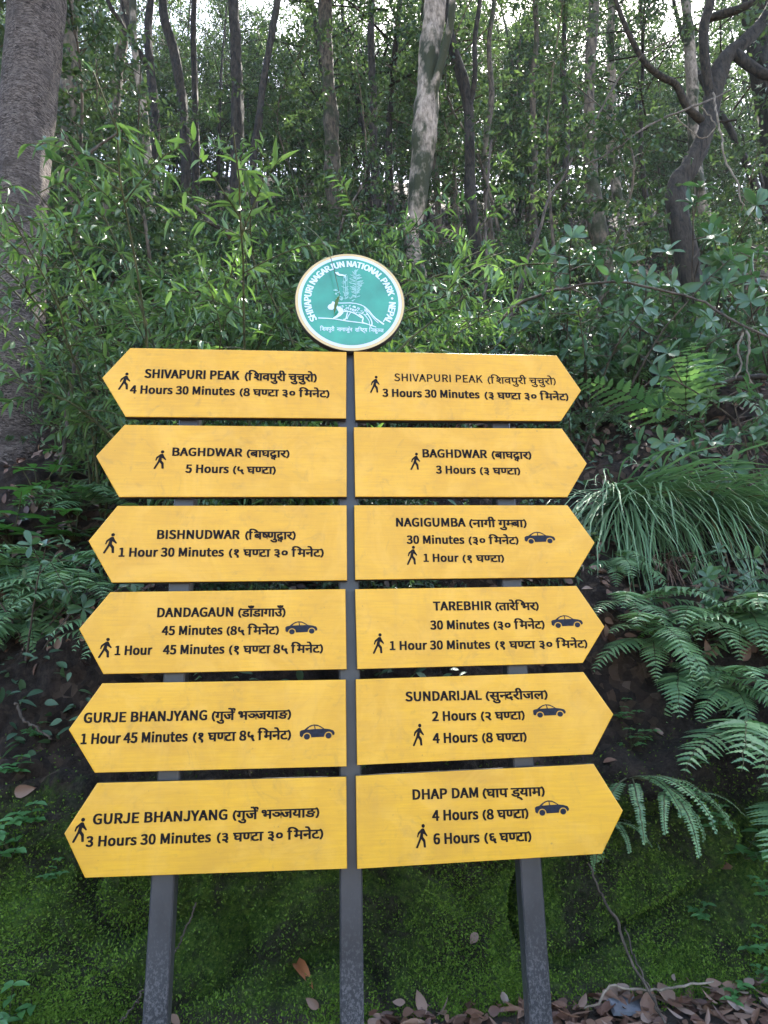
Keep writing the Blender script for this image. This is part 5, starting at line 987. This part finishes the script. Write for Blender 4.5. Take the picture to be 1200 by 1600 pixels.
V = np.concatenate([sl_, sl_*[.9, .9, 1]+[0, 0, .014]]); g.add(V, [[q, (q+1) % 5, 5+(q+1) % 5, 5+q] for q in range(5)]); g.f.append(np.array([[5, 6, 7, 8, 9]])); g.m.append(np.array([0]))
M['slate'] = plain('slate', (.095, .098, .11), .7, .3, 14, bumpv=.3)
o = g.build('stone_slab', M['slate'], smooth=False); o.location = (p[0], p[1], p[2]+.03); o.rotation_euler = (.35, .06, .1); tag(o, 'flat blue grey stone slab lying among the fallen leaves', 'stone')

def surf(x, t):
    e = 4e-3; P = np.stack(ground_pt(x, t), -1); A = np.stack(ground_pt(x+e, t), -1)-P; B = np.stack(ground_pt(x, t+e), -1)-P
    return P, unit(np.cross(A, B))
g = Geo(); n_ = 52000                                   # dry leaves: path edge and the whole slope
t0_ = np.interp(-1.2, PROF[:, 0], seg); t1_ = np.interp(9.0, PROF[:, 0], seg)
def scatter(n_, ya, yb, xw=1.0, x0=0.): 
    ta, tb = np.interp([ya, yb], PROF[:, 0], seg); t = rng.uniform(ta, tb, n_); yy = np.interp(t, seg, PROF[:, 0])
    return x0+rng.uniform(-1, 1, n_)*((yy+3)*.72)*xw, t
x, t = scatter(9000, .95, 9); P, N = surf(x, t)
leaves(g, P+N*.015, unit(rvec(len(P))-N*.1), N+rvec(len(P))*.5, rng.uniform(.05, .12, len(P)), rng.uniform(.025, .05, len(P)), 'ovate')
n1 = 3000; x = rng.uniform(-1.9, 2.4, n1); t = np.interp(rng.uniform(-.35, .36, n1), PROF[:, 0], seg); P, N = surf(x, t); keep = rng.random(n1) < np.clip((x+.1)*3, .06, 1); P, N = P[keep], N[keep]
hgt = rng.uniform(.002, .04, len(P))*np.clip((P[:, 1]+.1)*3.2, .3, 1.3)
leaves(g, P+np.array([0, 0, 1])*hgt[:, None], unit(rvec(len(P))*[1, 1, .22]), N+rvec(len(P))*.55, rng.uniform(.04, .11, len(P)), rng.uniform(.02, .05, len(P)), 'ovate', droop=rng.uniform(-1.5, 2.2, len(P))[:, None, None])
tag(g.build('leaf_litter', M['leaf_dry']), kind='stuff')
g = Geo(); n2 = 230000; x = rng.uniform(-2.0, 2.7, n2); t = np.interp(rng.uniform(.33, .82, n2), PROF[:, 0], seg)+rng.uniform(-.1, .1, n2)
P, N = surf(x, t)
dens = fbm(x*1.7+3, t*1.7, 71, 4)+.10-1.0*np.clip(P[:, 2]-.82, 0, 1); keep = (rng.random(n2) < np.clip(dens*4.5, .30, 1)*np.clip((1.12-P[:, 2])*4, .04, 1)) & (P[:, 2] > .16) & (P[:, 2] < 1.35); P, N = P[keep], N[keep]; k = len(P)
leaves(g, P+N*.001, unit(N+rvec(k)*.9), rvec(k), rng.uniform(.007, .020, k), rng.uniform(.005, .010, k), 'far')
tag(g.build('moss', M['moss_tuft']), kind='stuff')
g = Geo(); n3 = 6500; x, t = scatter(n3, .75, 6); P, N = surf(x, t); keep = fbm(x*.8, t*.8, 91, 3) > -.12; P, N = P[keep], N[keep]; k = len(P)
leaves(g, P+N*rng.uniform(.01, .14, k)[:, None], unit(rvec(k)*[1, 1, .5]+N*.2), N+[0, 0, 1]+rvec(k)*.5, rng.uniform(.05, .10, k), rng.uniform(.022, .045, k), 'ovate')
tag(g.build('ground_cover', M['leaf_small']), kind='stuff')

# ------------------------------------------------------------------ thin moist air under the trees
g = Geo(); box(g, (0, 60, 59), (290, 300, 122)); m = bpy.data.materials.new('haze'); m.use_nodes = True; n = m.node_tree; n.nodes.remove(n.nodes['Principled BSDF'])
v = n.nodes.new('ShaderNodeVolumePrincipled'); v.inputs['Color'].default_value = (.9, .95, 1, 1); v.inputs['Density'].default_value = .0004; n.links.new(v.outputs[0], n.nodes['Material Output'].inputs['Volume'])
tag(g.build('haze', m), kind='stuff')
